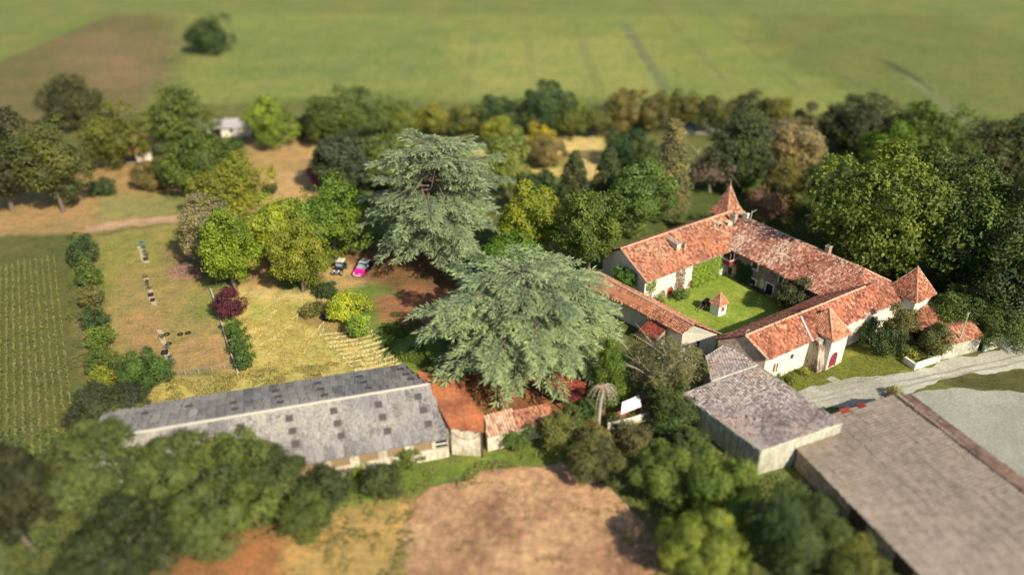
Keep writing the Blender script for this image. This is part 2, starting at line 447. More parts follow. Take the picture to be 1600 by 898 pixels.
def build_ground():
    xs = np.concatenate([np.arange(-190, 210, 0.8)]); ys = np.arange(30, 380, 0.8)
    X, Y = np.meshgrid(xs, ys, indexing='ij')
    col = np.empty(X.shape + (3,)); col[:] = (0.125, 0.14, 0.05)
    cnt = np.zeros(X.shape)
    acc = np.zeros(X.shape + (3,))
    for k in range(6):       # a few jittered passes feather the borders
        am = 1 + np.clip((Y - 170) / 22, 0, 7)
        Xj = X + (smooth_noise(X, Y, 5.0, 10 + k) * 0.9 + smooth_noise(X, Y, 1.6, 20 + k) * 0.7) * am
        Yj = Y + (smooth_noise(X, Y, 5.0, 30 + k) * 0.9 + smooth_noise(X, Y, 1.6, 40 + k) * 0.7) * am
        cc = col.copy()
        for poly, c in ZONES:
            P = [g(a, b) for a, b in poly]
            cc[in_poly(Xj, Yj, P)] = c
        acc += cc
    col = acc / 6
    nx, ny = X.shape
    Z = smooth_noise(X, Y, 6, 3) * 0.018
    V = np.stack([X, Y, Z], -1).reshape(-1, 3)
    idx = np.arange(nx * ny).reshape(nx, ny)
    Q = np.stack([idx[:-1, :-1], idx[1:, :-1], idx[1:, 1:], idx[:-1, 1:]], -1).reshape(-1, 4)
    me = bpy.data.meshes.new('ground')
    me.vertices.add(len(V)); me.loops.add(Q.size); me.polygons.add(len(Q))
    me.vertices.foreach_set('co', V.astype(np.float32).ravel())
    me.loops.foreach_set('vertex_index', Q.astype(np.int32).ravel())
    me.polygons.foreach_set('loop_start', np.arange(0, Q.size, 4, dtype=np.int32))
    me.polygons.foreach_set('loop_total', np.full(len(Q), 4, dtype=np.int32))
    me.polygons.foreach_set('use_smooth', [True] * len(Q))
    me.update(calc_edges=True)
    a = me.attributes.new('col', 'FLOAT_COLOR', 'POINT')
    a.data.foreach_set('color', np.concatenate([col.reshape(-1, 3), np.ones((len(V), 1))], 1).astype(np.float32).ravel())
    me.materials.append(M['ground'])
    o = bpy.data.objects.new('ground', me); C.objects.link(o); tag(o, kind='structure')
    # the farmland goes on to the horizon round that sheet
    mb = MB(); R = 4500
    x0, x1, y0, y1 = xs[0], xs[-1], ys[0], ys[-1]
    for q in (((-R, -R), (R, -R), (R, y0), (-R, y0)), ((-R, y1), (R, y1), (R, R), (-R, R)), ((-R, y0), (x0, y0), (x0, y1), (-R, y1)), ((x1, y0), (R, y0), (R, y1), (x1, y1))):
        mb.poly([(a_, b_, 0) for a_, b_ in q])
    o2 = mb.build('farmland', M['ground'], kind='structure')
    a = o2.data.attributes.new('col', 'FLOAT_COLOR', 'POINT')
    a.data.foreach_set('color', np.tile((0.165, 0.195, 0.065, 1), 16).astype(np.float32))
build_ground()

def sheet(name, px, mat, z, jit=0.25, world=None, step=0.7, seed=1):
    z = .06 + (z - .18) * .8
    P = world if world else [g(a, b) for a, b in px]
    r = np.random.default_rng(seed); pts = []
    for i, p in enumerate(P):
        q = P[(i + 1) % len(P)]; n = max(1, int((q - p).length / step))
        for k in range(n):
            pts.append(p.lerp(q, k / n))
    X = np.array([t.x for t in pts]); Y = np.array([t.y for t in pts]); am = min(jit, .3) * 1.3
    dx = (smooth_noise(X + 500, Y + 500, 3.1, seed) + .5 * smooth_noise(X + 500, Y + 500, 1.3, seed + 9)) * am; dy = (smooth_noise(X + 500, Y + 500, 3.1, seed + 50) + .5 * smooth_noise(X + 500, Y + 500, 1.3, seed + 59)) * am
    pts = [(x, y, z) for x, y in zip(X + dx, Y + dy)]
    mb = MB(); mb.poly(pts, 0.5)
    return mb.build(name, mat, kind='structure')

sheet('road', [(1236, 612), (1262, 602), (1320, 593), (1420, 581), (1570, 543), (1760, 490), (1900, 520), (1760, 560), (1570, 583), (1470, 592), (1430, 612), (1395, 624), (1290, 640), (1262, 632)], M['roadm'], 0.19, 0.3)
sheet('gravel_yard', [(1398, 626), (1430, 613), (1470, 607), (1570, 612), (1760, 630), (1900, 700), (1800, 860), (1640, 800)], M['yardm'], 0.185, 0.3, seed=2)
sheet('ploughed_soil', [(628, 822), (640, 795), (668, 770), (745, 740), (868, 725), (918, 731), (950, 758), (1020, 845), (1040, 980), (640, 980)], M['soilm'], 0.2, 0.35, seed=5)
sheet('dirt_path', [(128, 366), (136, 352), (200, 345), (288, 333), (292, 346), (200, 354), (150, 362)], M['pathm'], 0.18, 0.25, seed=7)
sheet('courtyard_lawn', None, M['lawn'], 0.18, 0.05, world=[uv(83, 62.5), uv(104, 61.5), uv(104, 82), uv(83, 82)], seed=8)
for i, ln in enumerate(([(968, 38), (984, 38), (1050, 140), (1034, 140)], [(1375, 95), (1400, 95), (1580, 232), (1566, 246)])):
    sheet('field_lane', ln, M['furrow'], 0.19, 0.3, seed=20 + i)
M['rut'] = sheet_mat('rut_gravel', (0.30, 0.28, 0.22), (0.38, 0.36, 0.29), 0.6)
sheet('wheel_track', [(1262, 622), (1330, 606), (1430, 590), (1570, 560), (1740, 515), (1740, 518), (1570, 563), (1430, 593), (1330, 609), (1262, 625)], M['rut'], .215, .08, seed=71)
sheet('wheel_track', [(1270, 628), (1335, 614), (1432, 598), (1570, 570), (1740, 526), (1740, 529), (1570, 573), (1432, 601), (1335, 617), (1270, 631)], M['rut'], .215, .08, seed=72)
M['tram'] = sheet_mat('tractor_wheeling', (0.17, 0.185, 0.07), (0.21, 0.22, 0.085), 0.4)
la, lb = g(976, 38), g(1042, 140); ld = (la - lb).normalized(); ls = Vector((ld.y, -ld.x, 0))
for k in (-6, -5, -4, -3, -2, -1, 1, 2, 3, 4):
    for o_ in (-.9, .9):
        c0_ = lb + ls * (k * 22 + o_) - ld * 2; c1_ = c0_ + ld * 230
        sheet('tractor_wheeling', None, M['tram'], .19, .1, world=[c0_ - ls * .3, c1_ - ls * .3, c1_ + ls * .3, c0_ + ls * .3], seed=100 + k, step=6)
sheet('doorstep_path', [(1290, 592), (1300, 588), (1330, 602), (1318, 607)], M['roadm'], 0.2, 0.08, seed=31, step=.4)

# ------------------------------------------------------------------ building kit
def wall_faces(mb, p0, p1, z0, z1, ops=(), depth=0.28, r=0.5):
    """one straight wall, outside on the right of p0->p1, with real openings (s0, s1, a, b)"""
    p0 = Vector(p0).to_2d(); p1 = Vector(p1).to_2d()
    d = (p1 - p0); L = d.length; d /= L; n = Vector((d.y, -d.x))
    S = sorted({0, L, *[min(max(o[k], 0), L) for o in ops for k in (0, 1)]})
    Z = sorted({z0, z1, *[min(max(o[k], z0), z1) for o in ops for k in (2, 3)]})
    P = lambda s, z, k=0: (p0.x + d.x * s - n.x * k, p0.y + d.y * s - n.y * k, z)
    for i in range(len(S) - 1):
        for j in range(len(Z) - 1):
            cs, cz = (S[i] + S[i + 1]) / 2, (Z[j] + Z[j + 1]) / 2
            if any(o[0] < cs < o[1] and o[2] < cz < o[3] for o in ops): continue
            mb.poly([P(S[i], Z[j]), P(S[i + 1], Z[j]), P(S[i + 1], Z[j + 1]), P(S[i], Z[j + 1])], r)
    for s0, s1, a, b in [o[:4] for o in ops]:
        mb.poly([P(s0, a), P(s0, a, depth), P(s0, b, depth), P(s0, b)], r)
        mb.poly([P(s1, a, depth), P(s1, a), P(s1, b), P(s1, b, depth)], r)
        mb.poly([P(s0, b), P(s0, b, depth), P(s1, b, depth), P(s1, b)], r)
        mb.poly([P(s0, a, depth), P(s0, a), P(s1, a), P(s1, a, depth)], r)

def opening(parent, p0, p1, o, name, pane, frame_mat, arch=False, label=None, trim=0.16, bars=True, frame=True):
    """the leaf or pane set back in the opening, and a proud surround round it"""
    s0, s1, a, b = o
    p0 = Vector(p0).to_2d(); p1 = Vector(p1).to_2d()
    d = (p1 - p0).normalized(); n = Vector((d.y, -d.x))
    P = lambda s, z, k: (p0.x + d.x * s + n.x * k, p0.y + d.y * s + n.y * k, z)
    def slab(mb, sa, sb, za, zb, k0, k1):
        A = [P(sa, za, k1), P(sb, za, k1), P(sb, zb, k1), P(sa, zb, k1)]; B = [P(sa, za, k0), P(sb, za, k0), P(sb, zb, k0), P(sa, zb, k0)]
        mb.poly(A, .5)
        for i in range(4):
            j = (i + 1) % 4; mb.poly([A[j], A[i], B[i], B[j]], .5)
    mb = MB(); slab(mb, s0, s1, a, b, -0.27, -0.17)
    w, h = s1 - s0, b - a
    if bars:
        m = (s0 + s1) / 2
        slab(mb, m - .03, m + .03, a, b, -0.17, -0.13)
        for t in ((.5,) if h < 2 else (.33, .66)): slab(mb, s0, s1, a + h * t - .03, a + h * t + .03, -0.168, -0.128)
    ob = mb.build(name, pane, parent, label)
    if frame:
        fb = MB(); t = trim
        if not arch:
            slab(fb, s0 - t, s0, a - t * .6, b + t, 0.003, 0.06); slab(fb, s1, s1 + t, a - t * .6, b + t, 0.003, 0.06)
            slab(fb, s0, s1, b, b + t, 0.003, 0.06); slab(fb, s0, s1, a - t * .6, a, 0.003, 0.09)
        else:
            K = 8; c = (s0 + s1) / 2; rw = w / 2; hz = b - rw * 1.1
            slab(fb, s0 - t, s0, a, hz, 0.003, 0.06); slab(fb, s1, s1 + t, a, hz, 0.003, 0.06)
            for k in range(K):
                t0, t1 = math.pi * k / K, math.pi * (k + 1) / K
                i0 = (c - rw * math.cos(t0), hz + rw * 1.1 * math.sin(t0)); i1 = (c - rw * math.cos(t1), hz + rw * 1.1 * math.sin(t1))
                q0 = (c - (rw + t) * math.cos(t0), hz + (rw * 1.1 + t) * math.sin(t0)); q1 = (c - (rw + t) * math.cos(t1), hz + (rw * 1.1 + t) * math.sin(t1))
                fb.poly([P(*i0, .06), P(*i1, .06), P(*q1, .06), P(*q0, .06)][::-1], .5)
                fb.poly([P(*q0, .06), P(*q1, .06), P(*q1, .003), P(*q0, .003)], .5)
                # the spandrel that closes the square opening behind the arch
                fb.poly([P(*i0, .02), P(*i1, .02), P(i1[0], b, .02), P(i0[0], b, .02)], .5)
                fb.poly([P(*i1, .05), P(*i0, .05), P(*i0, -.2), P(*i1, -.2)], .5)
        fb.build(name + '_frame', frame_mat, ob)
    return ob

def at_wall(px, py, p0, p1):
    """(distance along the wall, height) of what the photograph shows there"""
    p0 = Vector(p0).to_2d(); p1 = Vector(p1).to_2d(); d = (p1 - p0).normalized(); n = Vector((d.y, -d.x))
    a = g(px, py, 0); c = Vector((0, 0, CAM_H)); r = a - c
    t = (p0 - c.to_2d()).dot(n) / r.to_2d().dot(n)
    h = c + r * t
    return (h.to_2d() - p0).dot(d), h.z

def tiles(name, polys, mat, parent, pw=0.30, ph=0.44, hgt=0.10, lift=0.05, off=0.05, missing=0.004, seed=0, deck=True, kind='stuff', label=None):
    """rows of overlapping half-round tiles on each roof plane"""
    r = np.random.default_rng(seed); VV = []; RR = []; dk = MB()
    for poly in polys:
        P = np.array([tuple(p) for p in poly], float)
        c0 = P.mean(0); _, _, vt = np.linalg.svd(P - c0); n = vt[2]
        if n[2] < 0: n = -n
        h = np.cross([0, 0, 1], n); h /= np.linalg.norm(h); s = np.cross(n, h)
        if s[2] < 0: s = -s; h = -h
        A = (P - c0) @ h; B = (P - c0) @ s
        aa = np.arange(A.min() + pw / 2, A.max(), pw); bb = np.arange(B.min() + ph / 2 - 0.1, B.max() + ph * .3, ph)
        ga, gb = np.meshgrid(aa, bb, indexing='ij'); ga = ga + r.normal(0, .012, ga.shape); gb = gb + r.normal(0, .03, gb.shape) + (r.normal(0, .04, (len(aa), 1)))
        ok = in_poly(ga, gb, list(zip(A, B))) & (r.random(ga.shape) > missing)
        ga = ga[ok]; gb = gb[ok]; k = len(ga)
        # gentle sag and unevenness of an old roof
        sag = smooth_noise(ga + 300, gb + 300, 3.5, seed + 5) * 0.045
        rot = r.normal(0, .03, k); lf = lift + np.abs(r.normal(0, .012, k)); hh = hgt * (1 + r.normal(0, .1, k))
        prof = [(-.5, 0.), (-.27, .85), (.27, .85), (.5, 0.)]
        lo, hi = [], []
        for (x, y) in prof:
            for end, dst in ((-.56, lo), (.56, hi)):
                a_ = ga + x * pw * (1.04 if end < 0 else .9) - rot * end * ph; b_ = gb + end * ph + rot * x * pw
                z_ = off + sag + y * hh + (lf if end < 0 else 0)
                dst.append(c0 + a_[:, None] * h + b_[:, None] * s + z_[:, None] * n)
        val = r.random(k)
        for i in range(3):
            VV.append(np.stack([lo[i], lo[i + 1], hi[i + 1], hi[i]], 1)); RR.append(np.clip(val + (i - 1) * .03, 0, 1))
        VV.append(np.stack([lo[0], lo[3], lo[2], lo[1]], 1)); RR.append(val * .3)
        if deck: 
            dk.poly([tuple(p + n * (off - .02)) for p in P], .5)
    o = quads_object(name, np.concatenate(VV), np.concatenate(RR), mat, parent)
    tag(o, label, kind=kind)
    if deck: dk.build('roof_deck', mat, parent)
    return o

def ridge(parent, segs, mat, rad=0.19, name='ridge_tiles'):
    mb = MB()
    for a, b in segs:
        a = Vector(a); b = Vector(b); L = (b - a).length; n = max(1, int(L / .5)); d = (b - a) / n
        side = Vector((-d.y, d.x, 0)).normalized(); up = side.cross(d).normalized(); up = up if up.z > 0 else -up
        for k in range(n):
            q0 = a + d * k; q1 = a + d * (k + 1.12); jz = random.uniform(-.015, .02); ra = rad * random.uniform(.9, 1.12); rb = ra * .86
            pr = [(-1, -.2), (-.6, .6), (0, .95), (.6, .6), (1, -.2)]
            A = [q0 + side * x * ra + up * (y * ra + jz + .06) for x, y in pr]; B = [q1 + side * x * rb + up * (y * rb + jz + .04) for x, y in pr]
            rr = random.random()
            for i in range(4): mb.poly([A[i], A[i + 1], B[i + 1], B[i]], rr)
            mb.poly(A, rr)
    return mb.build(name, mat, parent, kind='stuff')

def chimney(parent, u, v, z0, z1, w, d, rot=34, name='chimney', mat=None, cap=True):
    mb = MB(); p = uv(u, v, (z0 + z1) / 2)
    mb.box(p, (w, d, z1 - z0), math.radians(rot), .5)
    mb.box(uv(u, v, z1 + .04), (w + .16, d + .16, .12), math.radians(rot), .5)
    ob = mb.build(name, mat or M['white'], parent)
    if cap:
        q = MB(); q.box(uv(u, v, z1 + .15), (w * .5, d * .5, .14), math.radians(rot)); q.build('flue', M['deck'], ob)
    return ob

def wire(mb, a, b, sag, rad=.02, n=10):
    a = Vector(a); b = Vector(b)
    mb.tube([a.lerp(b, t / n) - Vector((0, 0, sag * 4 * (t / n) * (1 - t / n))) for t in range(n + 1)], rad, 4)

ZE, ZR = 5.5, 8.7
# ---- wing A: the house on the far-left side of the courtyard
A = thing('house_wing', uv(83, 82.2), 'stone house with orange tiled roof and ivied wall at the courtyard far left', 'house')
a0, a1, a2, a3 = uv(83.2, 82.4), uv(104, 82.4), uv(83.2, 93.6), uv(116.4, 93.6)
opsA = []
def opA(px, py, w, h):
    s, z = at_wall(px, py, a0, a1); z = max(z, .06 + h / 2 * 0); o = (s - w / 2, s + w / 2, max(0.05, z - h / 2), z + h / 2); opsA.append(o); return o
oD1 = opA(1046, 457, 1.5, 2.5); oD2 = opA(1034, 461, 1.2, 1.9); oD3 = opA(1077, 447, 1.25, 2.4); oW1 = opA(1106, 405, .8, 1.1); oW2 = opA(1018, 436, .45, .55); oW3 = opA(1131, 399, .9, 1.3); 
mb = MB()
wall_faces(mb, a0, a1, 0, ZE, opsA)
wall_faces(mb, a3, a2, 0, ZE)
wall_faces(mb, uv(116.4, 88), a3, 0, ZE)
mb.build('front_wall', M['white'], A)
mb = MB()
og = (5.0, 6.8, 3.6, 5.3)
wall_faces(mb, a2, a0, 0, ZE - .15, [(5.0, 6.4, 3.7, 5.1)])
mb.poly([(*a2.xy, ZE - .15), (*a0.xy, ZE - .15), (*uv(83.2, 88.6).xy, ZR - .2)], .5)
gab = mb.build('gable_wall', M['white'], A)
opening(A, a2, a0, (5.0, 6.4, 3.7, 5.1), 'blocked_window', M['stone'], M['frame'], True, 'round-headed bricked-up window in the gable', bars=False)
opening(A, a0, a1, oD1, 'door', M['redpaint'], M['frame'], True, 'red arched door', .22, False)
opening(A, a0, a1, oD2, 'door', M['wood'], M['rubble'], True, 'grey wooden arched door beside the red one', .15, False)
opening(A, a0, a1, oD3, 'door', M['wood'], M['frame'], True, 'brown arched door with pale stone surround', .22)
for o in (oW1, oW2, oW3): opening(A, a0, a1, o, 'window', M['pane'], M['frame'], trim=.12)
rl, rr_ = uv(82.6, 88.6, ZR), uv(110.5, 88.6, ZR + .1)
vin = uv(103.6, 81.6, ZE - .2)
tiles('roof_tiles', [[uv(82.6, 81.6, ZE - .2), vin, rr_, rl], [uv(82.6, 94.4, ZE - .3), rl, rr_, uv(117.2, 94.4, ZE - .3)]], M['tile_a'], A, seed=1)
ridge(A, [(rl, rr_), (rr_, uv(117.2, 94.4, ZE - .25)), (uv(82.75, 81.7, ZE - .15), uv(82.75, 88.6, ZR))], M['ridge'])
mb = MB(); mb.tube([uv(82.6, 81.5, ZE - .28), uv(103.4, 81.5, ZE - .28)], .07, 6); mb.build('gutter', M['steel'], A)
s_, _ = 0, 0
# long pale stack lying across the slope, the small brick one beside it, and two roof openings near the hip
mb = MB(); c = uv(93.0, 86.0, 7.9); mb.box(c, (1.0, 3.0, 1.1), math.radians(34 - 4), .5); cc = mb.build('chimney', M['cream'], A, 'long pale stack lying up the slope')
mb = MB(); mb.box(uv(93.0, 86.0, 8.5), (1.2, 3.2, .1), math.radians(30), .5); mb.build('chimney_cap', M['rubble'], cc)
chimney(A, 94.3, 84.6, 6.3, 8.1, .45, .5, mat=M['rubble'])
def dormer(parent, u, v, z, w=1.3, rot=34, nm_='roof_hatch'):
    mb = MB(); mb.box(uv(u, v, z), (w, 1.2, .75), math.radians(rot), .5); o = mb.build(nm_, M['cream'], parent)
    a = math.radians(rot); f = Vector((math.sin(a), -math.cos(a), 0))
    mb = MB(); p = uv(u, v, z + .02) + f * .605; mb.box(p, (w * .75, .06, .55), a, .5); mb.build('dark_opening', M['pane'], o)
dormer(A, 105.3, 87.0, 8.1, 1.1)

# ---- wing B: the long main building at the back
B = thing('main_wing', uv(104, 60), 'long main building with lichen-blotched roof and grey stone wall at the courtyard back', 'house')
b0, b1 = uv(104.2, 82.4), uv(104.2, 56)
opsB = []
def opB(px, py, w, h):
    s, z = at_wall(px, py, b0, b1); o = (s - w / 2, s + w / 2, max(.05, z - h / 2), z + h / 2); opsB.append(o); return o
w1 = opB(1180, 414, 1.15, 1.5); w2 = opB(1176, 440, 1.3, 1.1); d1 = opB(1201.5, 454, 1.5, 2.6); w3 = opB(1220.5, 436, .8, 1.3); d2 = opB(1140.5, 425, 1.1, 2.2)
mb = MB(); wall_faces(mb, b0, b1, 0, ZE, opsB); mb.build('courtyard_wall', M['stone'], B)
mb = MB(); e0, e1 = uv(104.2, 54.8), uv(116.4, 54.8); wall_faces(mb, e0, e1, 0, ZE); wall_faces(mb, e1, uv(116.4, 93.6), 0, ZE); mb.build('outer_wall', M['white'], B)
opening(B, b0, b1, w1, 'window', M['pane'], M['frame'], trim=.26)
opening(B, b0, b1, w2, 'window', M['pane'], M['frame'], trim=.24)
opening(B, b0, b1, w3, 'oval_window', M['pane'], M['frame'], True, trim=.24, bars=False)
opening(B, b0, b1, d1, 'door', M['pane'], M['frame'], trim=.22, label='tall dark doorway in a pale surround')
opening(B, b0, b1, d2, 'door', M['darkwood'], M['frame'], trim=.2)
# patches of old render left on the stone
for (px, py, w, h) in ((1190, 444, 1.3, 2.4), (1150, 425, .9, 1.5), (1128, 428, .8, 1.2)):
    s, z = at_wall(px, py, b0, b1)
    d = (Vector(b1) - Vector(b0)).normalized(); n = Vector((d.y, -d.x, 0)); q = Vector(b0) + d * s + n * .03
    pts = [q + d * (w / 2 * math.cos(t) * random.uniform(.75, 1.1)) + Vector((0, 0, max(.1, z + h / 2 * math.sin(t) * random.uniform(.8, 1.1)))) for t in [i * math.tau / 14 for i in range(14)]]
    mb = MB(); mb.poly(pts, .5); mb.build('render_patch', M['cream'], B)
bR0, bR1 = uv(110.5, 88.6, ZR + .1), uv(111.2, 60.2, ZR + .1)
tiles('roof_tiles', [[vin, bR0, bR1, uv(103.6, 56.0, ZE - .2 + .9)][::1] if False else [uv(103.6, 81.6, ZE - .2), uv(103.6, 54.0, ZE - .2), bR1 + Vector((0, 0, 0)), bR0],
                     [uv(117.2, 94.4, ZE - .3), bR0, bR1, uv(117.2, 54.2, ZE - .3)],
                     [uv(103.6, 54.0, ZE - .2), uv(117.2, 54.2, ZE - .3), bR1]], M['tile_b'], B, seed=2)
ridge(B, [(bR0, bR1), (bR1, uv(117.2, 54.2, ZE - .25)), (bR0, uv(103.8, 81.8, ZE - .1))], M['ridge'])
mb = MB(); mb.tube([uv(103.5, 81.4, ZE - .28), uv(103.5, 62.5, ZE - .28)], .08, 6); mb.build('gutter', M['darkwood'], B)
chimney(B, 108.7, 86.3, 7.4, 9.5, .6, 1.3, mat=M['cream']); chimney(B, 110.3, 84.8, 8.4, 9.9, .5, 1.1, mat=M['white'])
chimney(B, 111.2, 67.3, 8.3, 10.0, .8, .8, mat=M['rubble'])
dormer(B, 107.6, 86.4, 7.9, 1.0, 34 - 90)
mb = MB(); mb.tube([uv(110.9, 84.0, 8.8), uv(110.9, 84.0, 10.6)], .05, 5); mb.tube([uv(110.9, 84.0, 10.2), uv(111.4, 83.4, 10.9)], .04, 5); mb.build('aerial', M['whitepaint'], B)
# corner balcony under the inside eaves
bal = MB(); q = uv(103.2, 81.4, 3.05); bal.box(q, (2.0, 2.0, .16), math.radians(34), .5)
for (du, dv) in ((-1, -1), (0, -1), (1, -1), (-1, 0)):
    pass
bal.box(uv(103.2, 80.42, 3.5), (2.0, .06, .9), math.radians(34), .5); bal.box(uv(102.22, 81.4, 3.5), (.06, 2.0, .9), math.radians(34), .5)
bo = bal.build('balcony', M['maroon'], B, 'maroon boarded corner balcony under the eaves')
rb = MB(); rb.box(uv(103.2, 80.4, 4.0), (2.15, .12, .1), math.radians(34), .5); rb.box(uv(102.2, 81.4, 4.0), (.12, 2.15, .1), math.radians(34), .5)
rb.build('handrail', M['whitepaint'], bo)
for u_, v_ in ((102.25, 80.45), (103.2, 80.45), (104.1, 80.45), (102.25, 82.2)):
    rb = MB(); rb.box(uv(u_, v_, 4.5), (.12, .12, 1.9), math.radians(34), .5); rb.build('balcony_post', M['wood'], bo)
rb = MB(); rb.box(uv(103.7, 81.9, 4.2), (1.3, 1.3, 1.9), math.radians(34), .5); rb.build('glazed_bay', M['pane'], bo)

# ---- wing C: the gatehouse range along the road
Cw = thing('gatehouse_wing', uv(82, 55), 'long low range facing the road with white wall and arched purple gate', 'house')
def cl(u): return 55.2 - (u - 82) * .035
CE, CR = 5.3, 7.9
c0, c1 = uv(82.2, cl(82) + .3), uv(113.6, cl(113.6) + .3)
c2, c3 = uv(79.5, 62.3), uv(103.6, 61.8)
opsC = []
def opC(px, py, w, h):
    s, z = at_wall(px, py, c0, c1); o = (s - w / 2, s + w / 2, max(.05, z - h / 2), z + h / 2); opsC.append(o); return o
v1 = opC(1209, 575, .45, 1.7); v1b = opC(1213.5, 574, .3, 1.7); v2 = opC(1237, 557, .7, 1.0); v3 = opC(1237.5, 572, .5, 1.1) if False else None
mb = MB(); wall_faces(mb, c0, c1, 0, CE, opsC); wall_faces(mb, c3, c2, 0, CE); mb.build('front_wall', M['white'], Cw)
mb = MB(); wall_faces(mb, c2, c0, 0, CE); ca = uv(80.9, 58.4, CR); mb.poly([(*c2.xy, CE), (*c0.xy, CE), (*ca.xy, CR - .12)], .5); mb.build('gable_wall', M['rubble'], Cw)
opening(Cw, c0, c1, v1, 'window', M['maroon'], M['frame'], trim=.1, bars=False); opening(Cw, c0, c1, v1b, 'shutter', M['darkwood'], M['frame'], trim=.03, bars=False)
opening(Cw, c0, c1, v2, 'window', M['pane'], M['frame'], trim=.14)
rl, rr_ = uv(80.6, 58.5, CR), uv(107.5, 57.3, CR + .1)
tiles('roof_tiles', [[uv(81.9, cl(82) - .3, CE - .15), uv(113.6, cl(113.6) - .3, CE - .15), uv(109.5, 57.2, CR + .1), rl], [rl, uv(109.5, 57.2, CR + .1), uv(104.6, 62.3, CE - .1), uv(78.9, 62.9, CE - .15)]], M['tile_c'], Cw, seed=3)
ridge(Cw, [(rl, rr_), (uv(81.95, cl(82) - .2, CE - .1), rl)], M['ridge'])
mb = MB(); mb.tube([rl + Vector((0, 0, .1)), rl + Vector((0, 0, .9))], .06, 5); mb.box(rl + Vector((.2, 0, .95)), (.5, .1, .12), .5, .5); mb.build('gable_finial', M['ridge'], Cw)
mb = MB(); mb.tube([uv(91.4, cl(91) - .5, CE - .2), uv(91.6, 57.4, CR + .05)], .11, 5); mb.build('roof_pipe', M['whitepaint'], Cw)
# stained buttress
mb = MB(); bt = [(90.6, 53.6), (92.1, 53.6)]
for k in range(1):
    P0, P1, P2, P3 = uv(91.6, 52.7, 0), uv(93.39, 52.7, 0), uv(93.39, 53.7, 5.2), uv(91.9, 53.7, 5.2); Q0, Q1 = uv(91.6, 55.3, 0), uv(93.39, 55.3, 0); Q2, Q3 = uv(93.39, 55.3, 5.2), uv(91.9, 55.3, 5.2)
    mb.poly([P0, P1, P2, P3]); mb.poly([P1, Q1, Q2, P2]); mb.poly([Q0, P0, P3, Q3]); mb.poly([P3, P2, Q2, Q3])
mb.build('buttress', M['stain'], Cw, 'brown-stained sloping buttress')
# gate porch with its own pyramid roof
PU0, PU1, PV, PZ = 93.4, 97.3, 52.5, 5.6
q0, q1 = uv(PU0, PV), uv(PU1, PV)
s, z = at_wall(1299, 570, q0, q1); og = (s - .95, s + .95, .05, 2.9)
s2, z2 = at_wall(1326, 524, q0, q1)
mb = MB(); wall_faces(mb, q0, q1, 0, PZ, [og]); wall_faces(mb, uv(PU0, 55), q0, 0, PZ); wall_faces(mb, q1, uv(PU1, 55), 0, PZ); mb.build('porch_wall', M['white'], Cw)
opening(Cw, q0, q1, og, 'gate', M['maroon'], M['frame'], True, 'purple arched gate', .2, False)
s, z = at_wall(1327, 524, c0, c1)
mb = MB(); d = (Vector(c1) - Vector(c0)).normalized(); n_ = Vector((d.y, -d.x, 0)); p = Vector(c0) + d * s + n_ * .04; p.z = z; mb.box(p, (.5, .1, 1.1), math.radians(32), .5); mb.build('blocked_window', M['rubble'], Cw)
ap = uv(95.5, 55.4, 8.9); e = .3
F0, F1, G0, G1 = uv(PU0 - e, PV - e, PZ - .1), uv(PU1 + e, PV - e, PZ - .1), uv(PU0 - e, 58.2, PZ + .6), uv(PU1 + e, 58.2, PZ + .6)
tiles('porch_roof_tiles', [[F0, F1, ap], [F1, G1, ap], [G0, F0, ap]], M['tile_d'], Cw, seed=4)
ridge(Cw, [(F0, ap), (F1, ap)], M['ridge'], .15, 'hip_tiles')
mb = MB(); mb.tube([ap, ap + Vector((0, 0, .9))], [.09, .03], 5); mb.build('finial', M['ridge'], Cw)

# ---- corner towers
def tower(u, v, half, ze, za, label, mats, wallmat, flare=0.0, seed=5, fin=0.8):
    T = thing('tower', uv(u, v), label, 'tower')
    cs = [uv(u - half, v - half), uv(u + half, v - half), uv(u + half, v + half), uv(u - half, v + half)]
    mb = MB()
    for i in range(4): wall_faces(mb, cs[i], cs[(i + 1) % 4], 0, ze)
    mb.build('wall', wallmat, T)
    e = half + .35; ap = uv(u, v, za)
    ec = [uv(u - e, v - e, ze - .1), uv(u + e, v - e, ze - .1), uv(u + e, v + e, ze - .1), uv(u - e, v + e, ze - .1)]
    if flare:
        m_ = half * flare; zm = ze + (za - ze) * .28
        mc = [uv(u - m_, v - m_, zm), uv(u + m_, v - m_, zm), uv(u + m_, v + m_, zm), uv(u - m_, v + m_, zm)]
        polys = [[ec[i], ec[(i + 1) % 4], mc[(i + 1) % 4], mc[i]] for i in range(4)] + [[mc[i], mc[(i + 1) % 4], ap] for i in range(4)]
        rs = [(ec[i], mc[i]) for i in range(4)] + [(mc[i], ap) for i in range(4)]
    else:
        polys = [[ec[i], ec[(i + 1) % 4], ap] for i in range(4)]; rs = [(ec[i], ap) for i in range(4)]
    tiles('roof_tiles', polys, mats, T, pw=.24, ph=.34, seed=seed)
    ridge(T, rs, M['ridge'], .13, 'hip_tiles')
    mb = MB(); mb.tube([ap - Vector((0, 0, .1)), ap + Vector((0, 0, fin * .4)), ap + Vector((0, 0, fin))], [.16, .08, .03], 6); mb.build('finial', M['ridge'], T)
    return T
tower(111.9, 90.7, 2.0, 7.6, 12.9, 'tall pointed tower with flared orange tile roof behind the meeting of the two back roofs', M['tile_a'], M['cream'], .72, 6, 1.3)
tower(116.3, 54.2, 2.4, 5.9, 10.3, 'square white corner tower with pyramid roof at the right end of the buildings', M['tile_c'], M['white'], 0, 7, .3)

